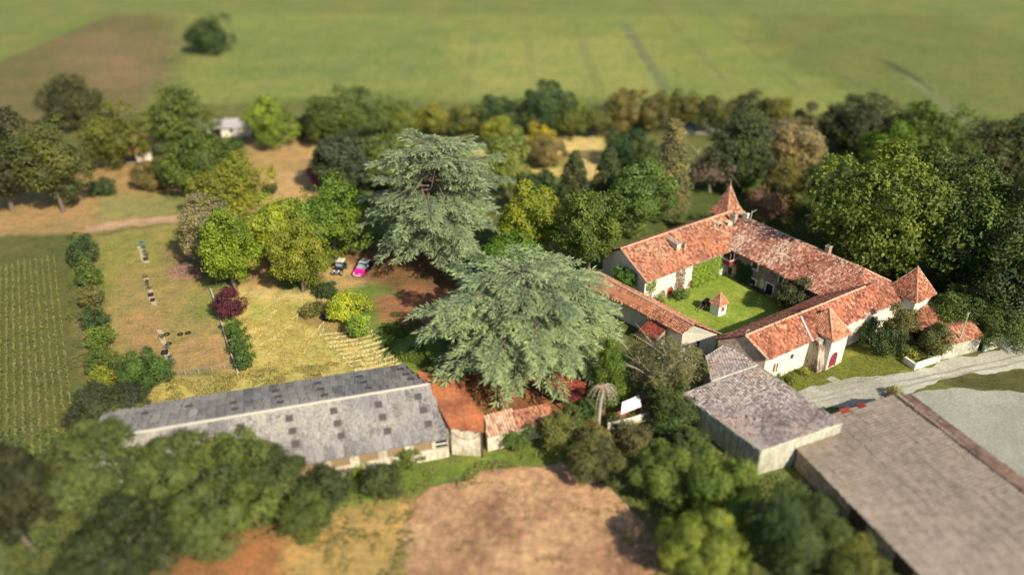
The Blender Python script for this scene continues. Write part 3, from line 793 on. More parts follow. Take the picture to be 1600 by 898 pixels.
# ---- wing D: the low range closing the courtyard on the left
D = thing('low_barn_wing', uv(80, 66), 'low narrow barn with long orange tiled roof closing the left side of the courtyard', 'barn')
dl0, dl1 = uv(75.9, 90.6), uv(78.6, 68.6); dr0, dr1 = uv(79.4, 90.4), uv(82.6, 65.2)
apL, apR = uv(77.5, 90.6, 5.3), uv(79.6, 67.4, 5.3)
og = (0.9, 1.25, 1.6, 2.9)
mb = MB(); wall_faces(mb, dl0, dl1, 0, 3.7); wall_faces(mb, dr1, dr0, 0, 3.9); wall_faces(mb, dr0, dl0, 0, 3.8)
sD, zD = at_wall(1091, 537, dl1, dr1); oD = (sD - .22, sD + .22, zD - .65, zD + .65)
wall_faces(mb, dl1, dr1, 0, 3.7, [oD]); mb.poly([(*dl1.xy, 3.7), (*dr1.xy, 3.7), (*apR.xy, 5.15)], .5); mb.build('wall', M['white'], D)
opening(D, dl1, dr1, oD, 'window', M['pane'], M['frame'], trim=.08, bars=False)
tiles('roof_tiles', [[uv(75.2, 90.9, 3.6), uv(78.1, 68.3, 3.6), apR, apL], [apL, apR, uv(83.1, 64.7, 3.75), uv(80.1, 90.6, 3.75)]], M['tile_d'], D, seed=8)
ridge(D, [(apL, apR)], M['ridge'])
E_ = thing('lean_to', uv(76, 74), 'small lean-to with dark red roof against the low barn beside the cedar', 'shed')
l0, l1, l2, l3 = uv(75.0, 74.6), uv(75.5, 71), uv(77.9, 71.4), uv(77.4, 74.8)
mb = MB(); wall_faces(mb, l0, l1, 0, 2.2); wall_faces(mb, l1, l2, 0, 2.2); mb.poly([(*l1.xy, 2.2), (*l2.xy, 2.2), (*l2.xy, 3.0)]); mb.build('wall', M['rubble'], E_)
tiles('roof_tiles', [[(*l0.xy, 2.2), (*l1.xy, 2.2), (*l2.xy, 3.15), (*l3.xy, 3.15)]], M['tile_dark'], E_, seed=9)

# ---- the grey-roofed farm building nearest the road, and its back part
Fb = thing('farm_building', uv(73, 48), 'wide farm building with weathered grey-purple tile roof and pale panel side wall', 'farm building')
fW, fS, fE, fN = uv(67.5, 57.6), uv(66.9, 43.2), uv(78.7, 40.2), uv(79.6, 54.9)
zW, zS, zE_, zN = 3.3, 3.9, 4.9, 5.0
mb = MB()
for (p, zp, q, zq) in ((fS, zS, fE, zE_), (fE, zE_, fN, zN), (fN, zN, fW, zW)):
    mb.poly([(*p.xy, 0), (*q.xy, 0), (*q.xy, zq), (*p.xy, zp)], .5)
mb.poly([(*fW.xy, 0), (*fS.xy, 0), (*fS.xy, zS - .5), (*fW.xy, zW - .5)])
mb.build('wall', M['pale'], Fb)
NP = 12
for k in range(NP):
    t0, t1 = k / NP, (k + 1) / NP
    a = fW.lerp(fS, t0 + .004); b = fW.lerp(fS, t1 - .004); d = (b - a).normalized(); n = Vector((d.y, -d.x, 0)); k0 = .03; k1 = .1 + random.uniform(-.015, .015)
    h0 = zW + (zS - zW) * t0 + .05; h1 = zW + (zS - zW) * t1 + .05
    A0, A1, B0, B1 = a + n * k1, b + n * k1, a + n * k0, b + n * k0
    mb = MB(); mb.poly([A0, A1, (*A1.xy, h1), (*A0.xy, h0)]); mb.poly([B0, A0, (*A0.xy, h0), (*B0.xy, h0)]); mb.poly([A1, B1, (*B1.xy, h1), (*A1.xy, h1)]); mb.poly([(*A0.xy, h0), (*A1.xy, h1), (*B1.xy, h1), (*B0.xy, h0)])
    mb.build('wall_panel', M['pale'], Fb)
tiles('roof_tiles', [[(*fW.xy, zW + .1), (*fS.xy, zS + .1), (*fE.xy, zE_ + .1), (*fN.xy, zN + .1)]], M['tile_grey'], Fb, pw=.34, ph=.42, seed=10)
mb = MB()
for p, zp, q, zq in ((fW, zW, fS, zS), (fS, zS, fE, zE_), (fE, zE_, fN, zN), (fN, zN, fW, zW)):
    a = Vector((*p.xy, zp + .17)); b = Vector((*q.xy, zq + .17)); mb.tube([a, b], .13, 4)
mb.build('roof_edge', M['pale'], Fb)
d = (fE - fS).normalized(); nn = Vector((d.y, -d.x, 0))
F2 = thing('outbuilding', uv(76, 59), 'narrow outbuilding with dark purple-grey tile roof between the farm building and the gable end', 'outbuilding')
r0, r1, r2, r3 = uv(72.2, 56.6), uv(80.0, 55.2), uv(80.4, 61.6), uv(76.2, 61.4)
mb = MB(); wall_faces(mb, r3, r0, 0, 4.1); wall_faces(mb, r2, r3, 0, 4.2); wall_faces(mb, r0, r1, 0, 4.1); wall_faces(mb, r1, r2, 0, 4.2); mb.build('wall', M['rubble'], F2)
tiles('roof_tiles', [[(*r0.xy, 4.2), (*r1.xy, 4.75), (*r2.xy, 4.6), (*r3.xy, 4.05)]], M['tile_grey'], F2, pw=.34, ph=.42, seed=11)
mb = MB(); mb.tube([(*r3.xy, 4.2), (*r2.xy, 4.75)], .12, 4); mb.tube([(*r0.xy, 4.35), (*r3.xy, 4.2)], .12, 4); mb.tube([(*r0.xy, 4.4), (*r1.xy, 4.95)], .12, 4); mb.build('roof_edge', M['ridge_grey'], F2)

# ---- the big low hangar whose roof meets the farm building's end wall
HG = thing('hangar', uv(80, 28), 'big low hangar with plain brown-grey roof beside the road, nearest the lower right corner', 'hangar')
M['hangar'] = sheet_mat('hangar_roofing', (0.265, 0.215, 0.17), (0.32, 0.262, 0.21), 0.12, 0.02)
M['rust'] = tile_mat('tile_rusty_brown', [(0.12, 0.08, 0.065), (0.17, 0.11, 0.085), (0.2, 0.14, 0.11)], (0.28, 0.2, 0.15), 0.08)
hA, hB, hC, hD, hE, hF = uv(72.2, 41.6, 2.9), uv(78.9, 39.9, 3.3), uv(79.9, 43.3, 3.3), uv(91.0, 40.5, 4.2), uv(84.3, 12, 4.2), uv(64.9, 14, 2.9)
nlp = (hF - hA).cross(hD - hA).normalized()
def onp(p): return Vector((p.x, p.y, hA.z - (nlp.x * (p.x - hA.x) + nlp.y * (p.y - hA.y)) / nlp.z))
hB, hC, hE = onp(hB), onp(hC), onp(hE)
tiles('roof_tiles', [[hF, hE, hD, hC, hB, hA]], M['hangar'], HG, pw=.5, ph=1.6, hgt=.035, lift=.012, seed=21)
hG, hH = uv(93.6, 39.6, 3.6), uv(86.9, 11.2, 3.6)
tiles('side_roof_tiles', [[hE, hH, hG, hD]], M['rust'], HG, pw=.45, ph=.8, hgt=.07, seed=22)
ridge(HG, [(hE, hD)], M['rust'], .22)
mb = MB()
for p, q in ((hF, hA), (hC, hD), (hG, hH), (hH, hE), (hE, hF), (hD, hG)):
    a_, b_ = p.copy(), q.copy(); mb.poly([(a_.x, a_.y, 0), (b_.x, b_.y, 0), (b_.x, b_.y, b_.z - .05), (a_.x, a_.y, a_.z - .05)])
mb.build('wall', M['rubble'], HG)
mb = MB(); dd_ = (hA - hF).normalized(); nn_ = Vector((-dd_.y, dd_.x, 0))
for t in (.35, .6): 
    p = hF.lerp(hA, t) + nn_ * .02; mb = MB(); mb.box((p.x, p.y, 1.3), (2.6, .12, 2.5), math.atan2(dd_.y, dd_.x), .5); mb.build('door', M['darkwood'], HG)
for (px, py, w_) in ((1322, 642, 1.6), (1345, 636, 1.2)):
    p = g(px, py, 3.6); mb = MB(); q0 = onp(p); mb.box((q0.x, q0.y, q0.z + .12), (w_, 1.0, .12), .3, .5); mb.build('red_roof_patch', M['tile_dark'], HG, 'reddish patch on the upper edge of the roof')

# ---- well house in the courtyard with the cart beside it
wb = g(1121, 489)
W = thing('well_house', wb, 'small white well house with pointed tile roof standing on the courtyard lawn', 'well')
ang = math.radians(34)
def lc(dx, dy, z, b=wb, a=ang): return Vector((b.x + dx * math.cos(a) - dy * math.sin(a), b.y + dx * math.sin(a) + dy * math.cos(a), z))
h = .95; cs = [lc(-h, -h, 0), lc(h, -h, 0), lc(h, h, 0), lc(-h, h, 0)]
mb = MB(); ow = (.6, 1.3, .7, 1.75)
wall_faces(mb, cs[0], cs[1], 0, 2.2, [ow]); wall_faces(mb, cs[1], cs[2], 0, 2.2); wall_faces(mb, cs[2], cs[3], 0, 2.2); wall_faces(mb, cs[3], cs[0], 0, 2.2); mb.build('wall', M['whitepaint'], W)
opening(W, cs[0], cs[1], ow, 'hatch', M['maroon'], M['frame'], trim=.08, bars=False)
e = 1.15; ec = [lc(-e, -e, 2.15), lc(e, -e, 2.15), lc(e, e, 2.15), lc(-e, e, 2.15)]; ap = lc(0, 0, 4.1)
tiles('roof_tiles', [[ec[i], ec[(i + 1) % 4], ap] for i in range(4)], M['tile_a'], W, pw=.16, ph=.24, hgt=.05, lift=.03, seed=12)
ridge(W, [(ec[i], ap) for i in range(4)], M['ridge'], .07, 'hip_tiles')
mb = MB(); mb.tube([ap, ap + Vector((0, 0, .5))], [.07, .02], 5); mb.build('finial', M['ridge'], W)
ct = g(1103, 482)
K = thing('old_cart', ct, 'dark old wooden cart with barrel, parked left of the well house', 'cart')
mb = MB(); mb.box((ct.x, ct.y, .95), (2.0, 1.2, .12), ang, .5)
for sx in (-.55, .55): mb.box(lc(0, sx, 1.25, ct), (2.0, .07, .5), ang, .5)
mb.build('bed', M['darkwood'], K)
mb = MB(); mb.lathe((ct.x, ct.y, 1.0), [(0, 0), (.5, 0), (.62, .45), (.5, .9), (0, .95)], 12); mb.build('barrel', M['darkwood'], K, smooth=False)
for sx in (-1, 1):
    mb = MB(); c = lc(.1, sx * .72, .6, ct); pts = []
    dx = Vector((math.cos(ang), math.sin(ang), 0))
    ring = [c + dx * .58 * math.cos(t) + Vector((0, 0, .58 * math.sin(t))) for t in [i * math.tau / 14 for i in range(15)]]
    mb.tube(ring, .05, 5, cap=False)
    for i in range(0, 14, 2): mb.tube([c, ring[i]], .03, 4)
    mb.build('wheel', M['wood'], K)
mb = MB(); mb.tube([lc(-1, .3, .9, ct), lc(-2.1, .25, .25, ct)], .05, 5); mb.tube([lc(-1, -.3, .9, ct), lc(-2.1, -.25, .25, ct)], .05, 5); mb.build('shaft', M['wood'], K)

# ---- long fibre-cement shed, frame at 15.6 degrees
SD = 15.6
def us(u, v, z=0): return uv(u, v, z, SD)
S = thing('long_shed', us(-9, 82), 'very long agricultural shed with grey corrugated roof and dark skylights in the foreground', 'shed')
zb, zr, zf = 3.9, 7.0, 3.6
VB, VR, VF = 92.9, 83.1, 75.5
def uend(v): return 12.8 - (v - VF) * (3.2 / (VB - VF))
UL = -31.0
f0, f1 = us(UL, VF + .45), us(uend(VF) - .2, VF + .45)
mb = MB(); opsS = []
LW = (f1 - f0).to_2d().length
bay = 3.3; s = LW - .15
k = 0
while s > 4 and k < 11:
    w = 1.5 if k == 0 else 2.35
    opsS.append((s - w, s, 1.7, 3.2)); s -= w + (1.0 if k else .35) + .15; k += 1
wall_faces(mb, f0, f1, 0, zf - .12, opsS, .35)
b0_, b1_ = us(UL, VB - .4), us(uend(VB) - .2, VB - .4)
wall_faces(mb, b1_, b0_, 0, zb - .1)
wall_faces(mb, f1, b1_, 0, zf - .1)
rg = us(uend(VR) - .2, VR, zr - .15); mb.poly([(*f1.xy, zf - .1), (*b1_.xy, zf - .1), (*b1_.xy, zb - .1), rg])
wall_faces(mb, b0_, f0, 0, zf - .1); mb.poly([(*b0_.xy, zf - .1), (*f0.xy, zf - .1), us(UL, VR, zr - .15)])
mb.build('wall', M['cream'], S)
dS = (f1 - f0).normalized(); nS = Vector((dS.y, -dS.x, 0))
for i, o in enumerate(opsS[1:]):
    mb = MB(); x = o[0] + .06
    while x < o[1] - .08:
        p = Vector(f0) + dS * (x + .06) - nS * (.18 + random.uniform(0, .03)); p.z = 2.45
        mb.box(p, (.13, .04, 1.5 * random.uniform(.96, 1.0)), math.radians(SD)); x += .19
    mb.build('slatted_shutter', M['slatwood'], S)
mb = MB(); o = opsS[0]; p = Vector(f0) + dS * (o[0] + o[1]) / 2 - nS * .36; p.z = 2.45; mb.box(p, (1.5, .04, 1.5), math.radians(SD), .5); p2 = p + nS * .3; p2.z = 2.5; mb.build('dark_opening', M['pane'], S)
mb = MB(); mb.box(p2, (1.5, .08, .12), math.radians(SD), .5); mb.build('rail', M['whitepaint'], S)
mb = MB(); mb.box((Vector(f0) + dS * (LW / 2) + nS * .1) + Vector((0, 0, zf - .22)), (LW, .16, .22), math.radians(SD), .5); mb.build('eaves_board', M['cream'], S)

# corrugated sheets, each one an object sharing one mesh per slope
def sheet_mesh(name, w, l, waves=7, lift=.03):
    me = bpy.data.meshes.new(name); n = waves * 2 + 1; v = []; f = []
    for j, y in enumerate((0, l)):
        for i in range(n):
            v.append(((i / (n - 1)) * w, y, (.045 if i % 2 else 0) + (lift if j == 0 else 0)))
    for i in range(n - 1): f.append((i, i + 1, n + i + 1, n + i))
    for i in range(n - 1): f.append((i, i + 1, i + 1)) if False else None
    me.from_pydata(v, [], f); me.materials.append(M['fibro']); return me
def slope(parent, v_low, z_low, v_high, z_high, rows, cols, u_left, uendf, name, skip=()):
    dv, dz = v_high - v_low, z_high - z_low; Ls = math.hypot(dv, dz); l = Ls / rows; w = (uendf(v_low) - u_left) / cols
    me = sheet_mesh('roof_sheet', w * .965, l * 1.06)
    for r_ in range(rows):
        for c_ in range(cols):
            t = r_ / rows; v = v_low + dv * t; z = z_low + dz * t
            ue = uendf(v); u = u_left + c_ * (ue - u_left) / cols
            o = bpy.data.objects.new(name, me); C.objects.link(o)
            p = us(u, v, z)
            ax = us(1, 0) - us(0, 0); ay = (us(0, dv, dz) - us(0, 0, 0)).normalized(); az = ax.cross(ay)
            if az.z < 0: az = -az
            m = Matrix((ax, ay, az)).transposed().to_4x4()
            m.translation = p - ORG[parent.name] + az * random.uniform(0, .015)
            o.parent = parent; o.matrix_basis = m @ Matrix.Rotation(random.gauss(0, .004), 4, 'Z')
slope(S, VF, zf, VR, zr, 4, 36, UL, uend, 'roof_sheet')
slope(S, VB, zb, VR, zr, 4, 36, UL, uend, 'roof_sheet')
mb = MB(); a = us(UL, VR, zr + .05); b = us(uend(VR), VR, zr + .05); d = (b - a).normalized(); sd = Vector((-d.y, d.x, 0))
for k in range(36):
    q0 = a.lerp(b, k / 36); q1 = a.lerp(b, (k + 1.04) / 36); j = Vector((0, 0, random.uniform(0, .03)))
    mb.poly([q0 - sd * .3 - Vector((0, 0, .06)) + j, q1 - sd * .3 - Vector((0, 0, .06)) + j, q1 + Vector((0, 0, .09)) + j, q0 + Vector((0, 0, .09)) + j]); mb.poly([q0 + Vector((0, 0, .09)) + j, q1 + Vector((0, 0, .09)) + j, q1 + sd * .3 - Vector((0, 0, .06)) + j, q0 + sd * .3 - Vector((0, 0, .06)) + j])
mb.build('ridge_cap', M['ridge_grey'], S)
# under-roof so no daylight shows between sheets
mb = MB()
mb.poly([us(UL, VF, zf - .06), us(uend(VF), VF, zf - .06), us(uend(VR), VR, zr - .06), us(UL, VR, zr - .06)]); mb.poly([us(UL, VR, zr - .06), us(uend(VR), VR, zr - .06), us(uend(VB), VB, zb - .06), us(UL, VB, zb - .06)])
mb.build('roof_deck', M['deck'], S)
def skylight(u, front, t):
    vl, zl, vh, zh = (VF, zf, VR, zr) if front else (VB, zb, VR, zr)
    v = vl + (vh - vl) * t; z = zl + (zh - zl) * t
    dvn = Vector((vh - vl, zh - zl)).normalized()
    L, w = .95, .95
    up = -dvn.y if vh < vl else -dvn.y
    def pt(du, dl, k):
        return us(u + du, v + dvn.x * dl, z + dvn.y * dl) + nrm * k
    ax = us(1, 0) - us(0, 0); ay = us(0, dvn.x, dvn.y) - us(0, 0, 0); nrm = ax.cross(ay); nrm = nrm if nrm.z > 0 else -nrm
    mb = MB(); n = 7
    P = [[pt(-w / 2 + w * i / n, dl, .085 + (.03 if i % 2 else 0)) for i in range(n + 1)] for dl in (-L / 2, L / 2)]
    for i in range(n): mb.poly([P[0][i], P[0][i + 1], P[1][i + 1], P[1][i]])
    mb.build('skylight', SKY, S)
SKY = simple('dirty_skylight', (0.095, 0.075, 0.07), 0.5, 0.5, 3)
for u, ts in ((11.2 - 1.1, (.80, .55, .30)), (4.8, (.78, .55, .30)), (-.9, (.80, .58, .36)), (-6.5, (.80, .58, .36)), (-12.5, (.8, .55, .3)), (-18.5, (.8, .55, .3))):
    for t in ts: skylight(u - (t - .55) * -1.2 * 0 + (.55 - t) * 1.2, True, t)
for u, ts in ((9.2, (.22, .48, .70)), (3.2, (.25, .52, .78)), (-2.6, (.25, .52, .78)), (-8.3, (.3, .55, .78)), (-14, (.5, .75)), (-19.5, (.35,)), (-25, (.35,))):
    for t in ts: skylight(u + (t - .5) * 1.6, False, t)

# ---- orange-roofed link building
G = thing('link_building', us(14, 82), 'small building with bright orange roof joined to the right end of the long shed', 'building')
e0, e1, k0, k1, n0, n1 = us(13.0, 76.0, 4.75), us(16.9, 74.5, 4.4), us(12.2, 79.5, 5.65), us(17.5, 76.9, 5.3), us(11.0, 91.2, 3.5), us(16.3, 88.0, 3.3)
tiles('roof_tiles', [[e0, e1, k1, k0], [k0, k1, n1, n0]], M['tile_new'], G, pw=.26, ph=.4, hgt=.06, lift=.025, seed=13)
mb = MB(); g0, g1 = us(13.1, 76.3), us(16.8, 74.9); wall_faces(mb, g0, g1, 0, 4.3); mb.poly([(*g0.xy, 4.3), (*g1.xy, 4.3), (*g1.xy, 4.4), (*g0.xy, 4.72)])
h1 = us(16.2, 87.7); hh = us(17.3, 77.2); wall_faces(mb, g1, hh, 0, 4.3); mb.poly([(*g1.xy, 4.3), (*hh.xy, 4.3), (*hh.xy, 5.2)]); wall_faces(mb, hh, h1, 0, 3.2); mb.poly([(*hh.xy, 3.2), (*h1.xy, 3.2), (*hh.xy, 5.2)])
g3 = us(12.9, 79.7); wall_faces(mb, g3, g0, 0, 4.5); mb.build('wall', M['cream'], G)
mb = MB(); mb.tube([us(16.85, 74.7, 0), us(16.85, 74.7, 4.3)], .09, 6); mb.build('downpipe', M['darkwood'], G)
mb = MB(); wire(mb, us(13.2, 76.1, 4.0), us(16.7, 74.7, 4.1), 1.1, .025); mb.build('cable', M['dark'], G)
ridge(G, [(k1, n1), (e1, k1), (e0, k0)], M['tile_new'], .12, 'verge_tiles')

H = thing('low_lean_to', g(800, 668), 'low lean-to with ribbed pale and orange tiles between the orange roof and the bushes', 'shed')
t0, t1, t2, t3 = g(757, 649, 3.4), g(856, 630, 3.4), g(866, 655, 2.5), g(762, 683, 2.5)
half = t0.lerp(t1, .42), t3.lerp(t2, .42)
M['tile_e'] = tile_mat('tile_ribbed_pale', [(0.32, 0.14, 0.08), (0.55, 0.4, 0.28), (0.62, 0.5, 0.38)], (0.3, 0.12, 0.06), 0.1)
tiles('roof_tiles', [[t3, half[1], half[0], t0]], M['tile_e'], H, pw=.42, ph=.6, hgt=.16, seed=14)
tiles('roof_tiles', [[half[1], t2, t1, half[0]]], M['tile_a'], H, pw=.3, ph=.5, seed=15)
mb = MB()
for p, q, zz in ((t3, t2, 2.4), (t1, t0, 3.3), (t2, t1, 2.4), (t0, t3, 2.4)): mb.poly([(*p.xy, 0), (*q.xy, 0), (*q.xy, zz), (*p.xy, zz)])
mb.build('wall', M['cream'], H)

# ---- dark red shed under the second cedar, with washing
J = thing('open_shed', g(880, 625), 'open-fronted shed with dark red roof half hidden under the cedar', 'shed')
j = [g(848, 596, 2.9), g(874, 583, 3.4), g(915, 598, 3.4), g(911, 622, 3.0), g(893, 626, 2.7)]
tiles('roof_tiles', [[j[0], j[4], j[3], j[2], j[1]]], M['tile_dark'], J, seed=16)
for p in (j[0], j[4], j[3], j[1]):
    mb = MB(); mb.tube([(p.x, p.y, 0), (p.x, p.y, p.z)], .09, 6); mb.build('post', M['wood'], J)
mb = MB(); a_, b_ = j[1], j[2]; mb.poly([(*a_.xy, 0), (*b_.xy, 0), (*b_.xy, 3.3), (*a_.xy, 3.3)]); mb.build('back_wall', M['darkwood'], J)
def cloth(px, py, w, h, mat, lab, rot):
    p = g(px, py); mb = MB(); n = 6; ca, sa = math.cos(rot), math.sin(rot)
    for i in range(n):
        x0, x1 = -w / 2 + w * i / n, -w / 2 + w * (i + 1) / n; y0, y1 = .09 * math.sin(i * 2.1), .09 * math.sin((i + 1) * 2.1)
        for off in (0, .03):
            q = [(x0, y0 + off), (x1, y1 + off)]
            P = [(p.x + x * ca - y * sa, p.y + x * sa + y * ca) for x, y in q]
            mb.poly([(*P[0], 2.0 - h), (*P[1], 2.0 - h), (*P[1], 2.0), (*P[0], 2.0)])
    tag(mb.build('hanging_cloth', mat), lab, 'cloth')
cloth(858, 617, .9, 1.4, M['cloth_red'], 'dark red cloth hanging at the left corner of the open shed', .3)
cloth(866, 618, .5, 1.6, M['whitepaint'], 'narrow white cloth hanging beside the dark red one', -.4)
cloth(880, 630, 1.0, 1.2, M['cloth_red'], 'red cloth hanging in front of the open shed roof edge', -.5)
cloth(888, 634, .6, 1.3, M['whitepaint'], 'white cloth hanging right of the red one by the open shed', -.6)

# ---- little terrace with white awning, terracotta floor and white garden wall
aw = [g(970, 647, 2.2), g(1003, 634, 2.3), g(998, 617, 2.7), g(972, 628, 2.6)]
AW = thing('awning', g(987, 650), 'white rectangular canvas awning over the small terrace', 'awning')
mb = MB(); mb.poly(aw); mb.poly([p - Vector((0, 0, .05)) for p in aw][::-1])
for i in range(4): mb.poly([aw[i], aw[(i + 1) % 4], aw[(i + 1) % 4] - Vector((0, 0, .05)), aw[i] - Vector((0, 0, .05))])
mb.build('canvas', M['whitepaint'], AW)
for p in aw:
    mb = MB(); mb.tube([(p.x, p.y, 0), p - Vector((0, 0, .05))], .05, 6); mb.build('post', M['steel'], AW)
sheet('terrace', [(968, 660), (1012, 645), (1008, 630), (965, 640)], M['terracotta'], .2, .03, seed=33, step=.4)
def lowwall(name, pts, h, t, mat, lab, cat, cap=None):
    T = thing(name, pts[0], lab, cat); mb = MB()
    for a, b in zip(pts[:-1], pts[1:]):
        d = (b - a).to_2d(); m = (a + b) / 2; mb.box((m.x, m.y, h / 2), (d.length + t, t, h), math.atan2(d.y, d.x), .5)
    mb.build('wall', mat, T)
    mb = MB()
    for a, b in zip(pts[:-1], pts[1:]):
        n = max(1, int((b - a).length / 1.2)); d = (b - a).to_2d(); an = math.atan2(d.y, d.x)
        for k in range(n):
            c_ = MB(); m = a.lerp(b, (k + .5) / n); c_.box((m.x, m.y, h + .05), ((b - a).length / n - .03, t + .1, .08), an, .5)
            if cap: c_.build('coping_stone', cap, T)
    return T
lowwall('garden_wall', [g(950, 672), g(985, 664), g(1018, 653), g(1034, 650)], 1.15, .3, M['white'], 'low white garden wall below the terrace awning', 'wall', M['frame'])
lowwall('boundary_wall', [g(1412, 566), g(1428, 577), g(1466, 564)], 1.0, .3, M['white'], 'short pale wall with a corner at the edge of the grass by the road', 'wall', M['frame'])
lowwall('parcel_edging', [g(330, 455), g(343, 495), g(356, 540), g(372, 584)], .45, .22, M['pale'], 'thin pale edging wall between the orchard parcel and the hay lawn', 'wall')

# ---- cottage and roadside wall on the far right
Q = thing('tiled_shed', g(1435, 540), 'open shed with red tile roof beside the corner tower', 'shed')
q = [g(1419, 512, 3.0), g(1450, 518, 2.8), g(1478, 505, 3.0), g(1462, 480, 4.0), g(1443, 478, 4.0)]
tiles('roof_tiles', [q], M['tile_a'], Q, seed=17)
for p in (q[0], q[1], q[2]):
    mb = MB(); mb.tube([(p.x, p.y, 0), (p.x, p.y, p.z)], .11, 6); mb.build('post', M['wood'], Q)
mb = MB(); 
for a_, b_, zz in ((q[4], q[0], 2.9), (q[2], q[3], 2.9)): mb.poly([(*a_.xy, 0), (*b_.xy, 0), (*b_.xy, zz), (*a_.xy, zz)])
mb.build('wall', M['stone'], Q)
R_ = thing('roadside_cottage', g(1530, 555), 'low cottage with plain pale roadside wall and narrow red tile roof behind the pole', 'cottage')
wA, wB = g(1470, 562), g(1526, 549); dW = (wB - wA).normalized(); nW = Vector((-dW.y, dW.x, 0)); wD = wA + nW * 4.5; wC = wB + nW * 4.5
mb = MB(); wall_faces(mb, wA, wB, 0, 3.0); wall_faces(mb, wB, wC, 0, 3.0); wall_faces(mb, wC, wD, 0, 3.0); wall_faces(mb, wD, wA, 0, 3.0); mb.build('wall', M['pale'], R_)
mA, mB_ = (wA + wD) / 2, (wB + wC) / 2; mA.z = mB_.z = 4.2; z3 = Vector((0, 0, 2.95))
tiles('roof_tiles', [[wA - nW * .3 + z3, wB - nW * .3 + z3, mB_, mA], [mA, mB_, wC + nW * .3 + z3, wD + nW * .3 + z3]], M['tile_a'], R_, seed=18)
mb = MB()
for m_, a_, b_ in ((mA, wD, wA), (mB_, wB, wC)): mb.poly([(*a_.xy, 3.0), (*b_.xy, 3.0), m_ - Vector((0, 0, .1))])
mb.build('gable', M['pale'], R_)
lowwall('roadside_wall', [g(1536, 548), g(1640, 520), g(1740, 488)], 2.2, .4, M['pale'], 'long pale wall along the road at the right edge of the picture', 'wall', M['frame'])
PL = thing('utility_pole', g(1490, 556), 'grey concrete utility pole on the roadside verge', 'pole')
p = g(1490, 556); mb = MB(); mb.tube([p, p + Vector((0, 0, 8.0))], [.16, .10], 8); mb.build('mast', M['pale'], PL)
mb = MB(); mb.box(p + Vector((0, 0, 7.8)), (1.0, .1, .1), .6, .5)
for dx in (-.4, .4): mb.tube([p + Vector((dx * .8, dx * .5, 7.85)), p + Vector((dx * .8, dx * .5, 8.1))], .05, 5)
mb.build('crossarm', M['steel'], PL)

# ---- far farm buildings
def barn(px, py, w, l, h, rot, roof, wallm, lab, rh=1.6):
    p = g(px, py); T = thing('far_barn', p, lab, 'barn'); a = math.radians(rot)
    L = lambda x, y, z: Vector((p.x + x * math.cos(a) - y * math.sin(a), p.y + x * math.sin(a) + y * math.cos(a), z))
    cs = [L(-l / 2, -w / 2, 0), L(l / 2, -w / 2, 0), L(l / 2, w / 2, 0), L(-l / 2, w / 2, 0)]
    mb = MB(); 
    for i in range(4): wall_faces(mb, cs[i], cs[(i + 1) % 4], 0, h, [(l * .3, l * .3 + 3, .05, 2.6), (l * .65, l * .65 + 1.2, 1.2, 2.2)] if i == 0 else [])
    for s_ in (-1, 1):
        q_ = [L(s_ * l / 2, -w / 2, h), L(s_ * l / 2, w / 2, h), L(s_ * l / 2, 0, h + rh)]; mb.poly(q_ if s_ > 0 else q_[::-1])
    mb.build('wall', wallm, T)
    mb = MB(); mb.poly([L(l * -.2 + 0, -w / 2 + .25, 0), L(-l * .2 + 3, -w / 2 + .25, 0), L(-l * .2 + 3, -w / 2 + .25, 2.6), L(-l * .2, -w / 2 + .25, 2.6)]); mb.build('door', M['pane'], T)
    rf = [[L(-l / 2 - .3, -w / 2 - .4, h - .1), L(l / 2 + .3, -w / 2 - .4, h - .1), L(l / 2 + .3, 0, h + rh), L(-l / 2 - .3, 0, h + rh)], [L(-l / 2 - .3, 0, h + rh), L(l / 2 + .3, 0, h + rh), L(l / 2 + .3, w / 2 + .4, h - .1), L(-l / 2 - .3, w / 2 + .4, h - .1)]]
    tiles('roof_tiles', rf, roof, T, pw=.6, ph=.9, hgt=.15, seed=int(px))
    return T
PALER = simple('pale_roofing', (0.42, 0.39, 0.385), 0.7, .1)
barn(352, 208, 7, 15, 2.6, 4, PALER, M['white'], 'long pale barn with whitish roof beyond the left tree group', 1.3)
barn(455, 208, 6, 8, 2.6, 4, PALER, M['white'], 'short pale barn right of the long pale barn, among the far trees', 1.3)
barn(208, 248, 6, 9, 2.6, 20, M['tile_a'], M['white'], 'small far farmhouse with red roof and pale walls at the upper left', 1.6)
sheet('pale_track', [(1070, 197), (1118, 197), (1135, 210), (1068, 211)], M['roadm'], .2, .3, seed=40)

# ------------------------------------------------------------------ vegetation
def unit(a): return a / (np.linalg.norm(a, axis=-1, keepdims=True) + 1e-9)

def leaf_quads(r, pos, nrm, L, W, val, jitter=0.55, tilt_up=0.25):
    n = len(pos)
    nn = unit(nrm + r.normal(0, jitter, (n, 3)) + np.array([0, 0, tilt_up]))
    t = unit(np.cross(nn, r.normal(0, 1, (n, 3)))); b = np.cross(nn, t)
    l = (L * r.uniform(.65, 1.3, n))[:, None] / 2; w = (W * r.uniform(.7, 1.2, n))[:, None] / 2
    fold = nn * (w * .35)
    V = np.stack([pos - t * l, pos + b * w + fold, pos + t * l, pos - b * w + fold], 1)
    return V, np.clip(val + r.normal(0, .16, n), 0, 1)

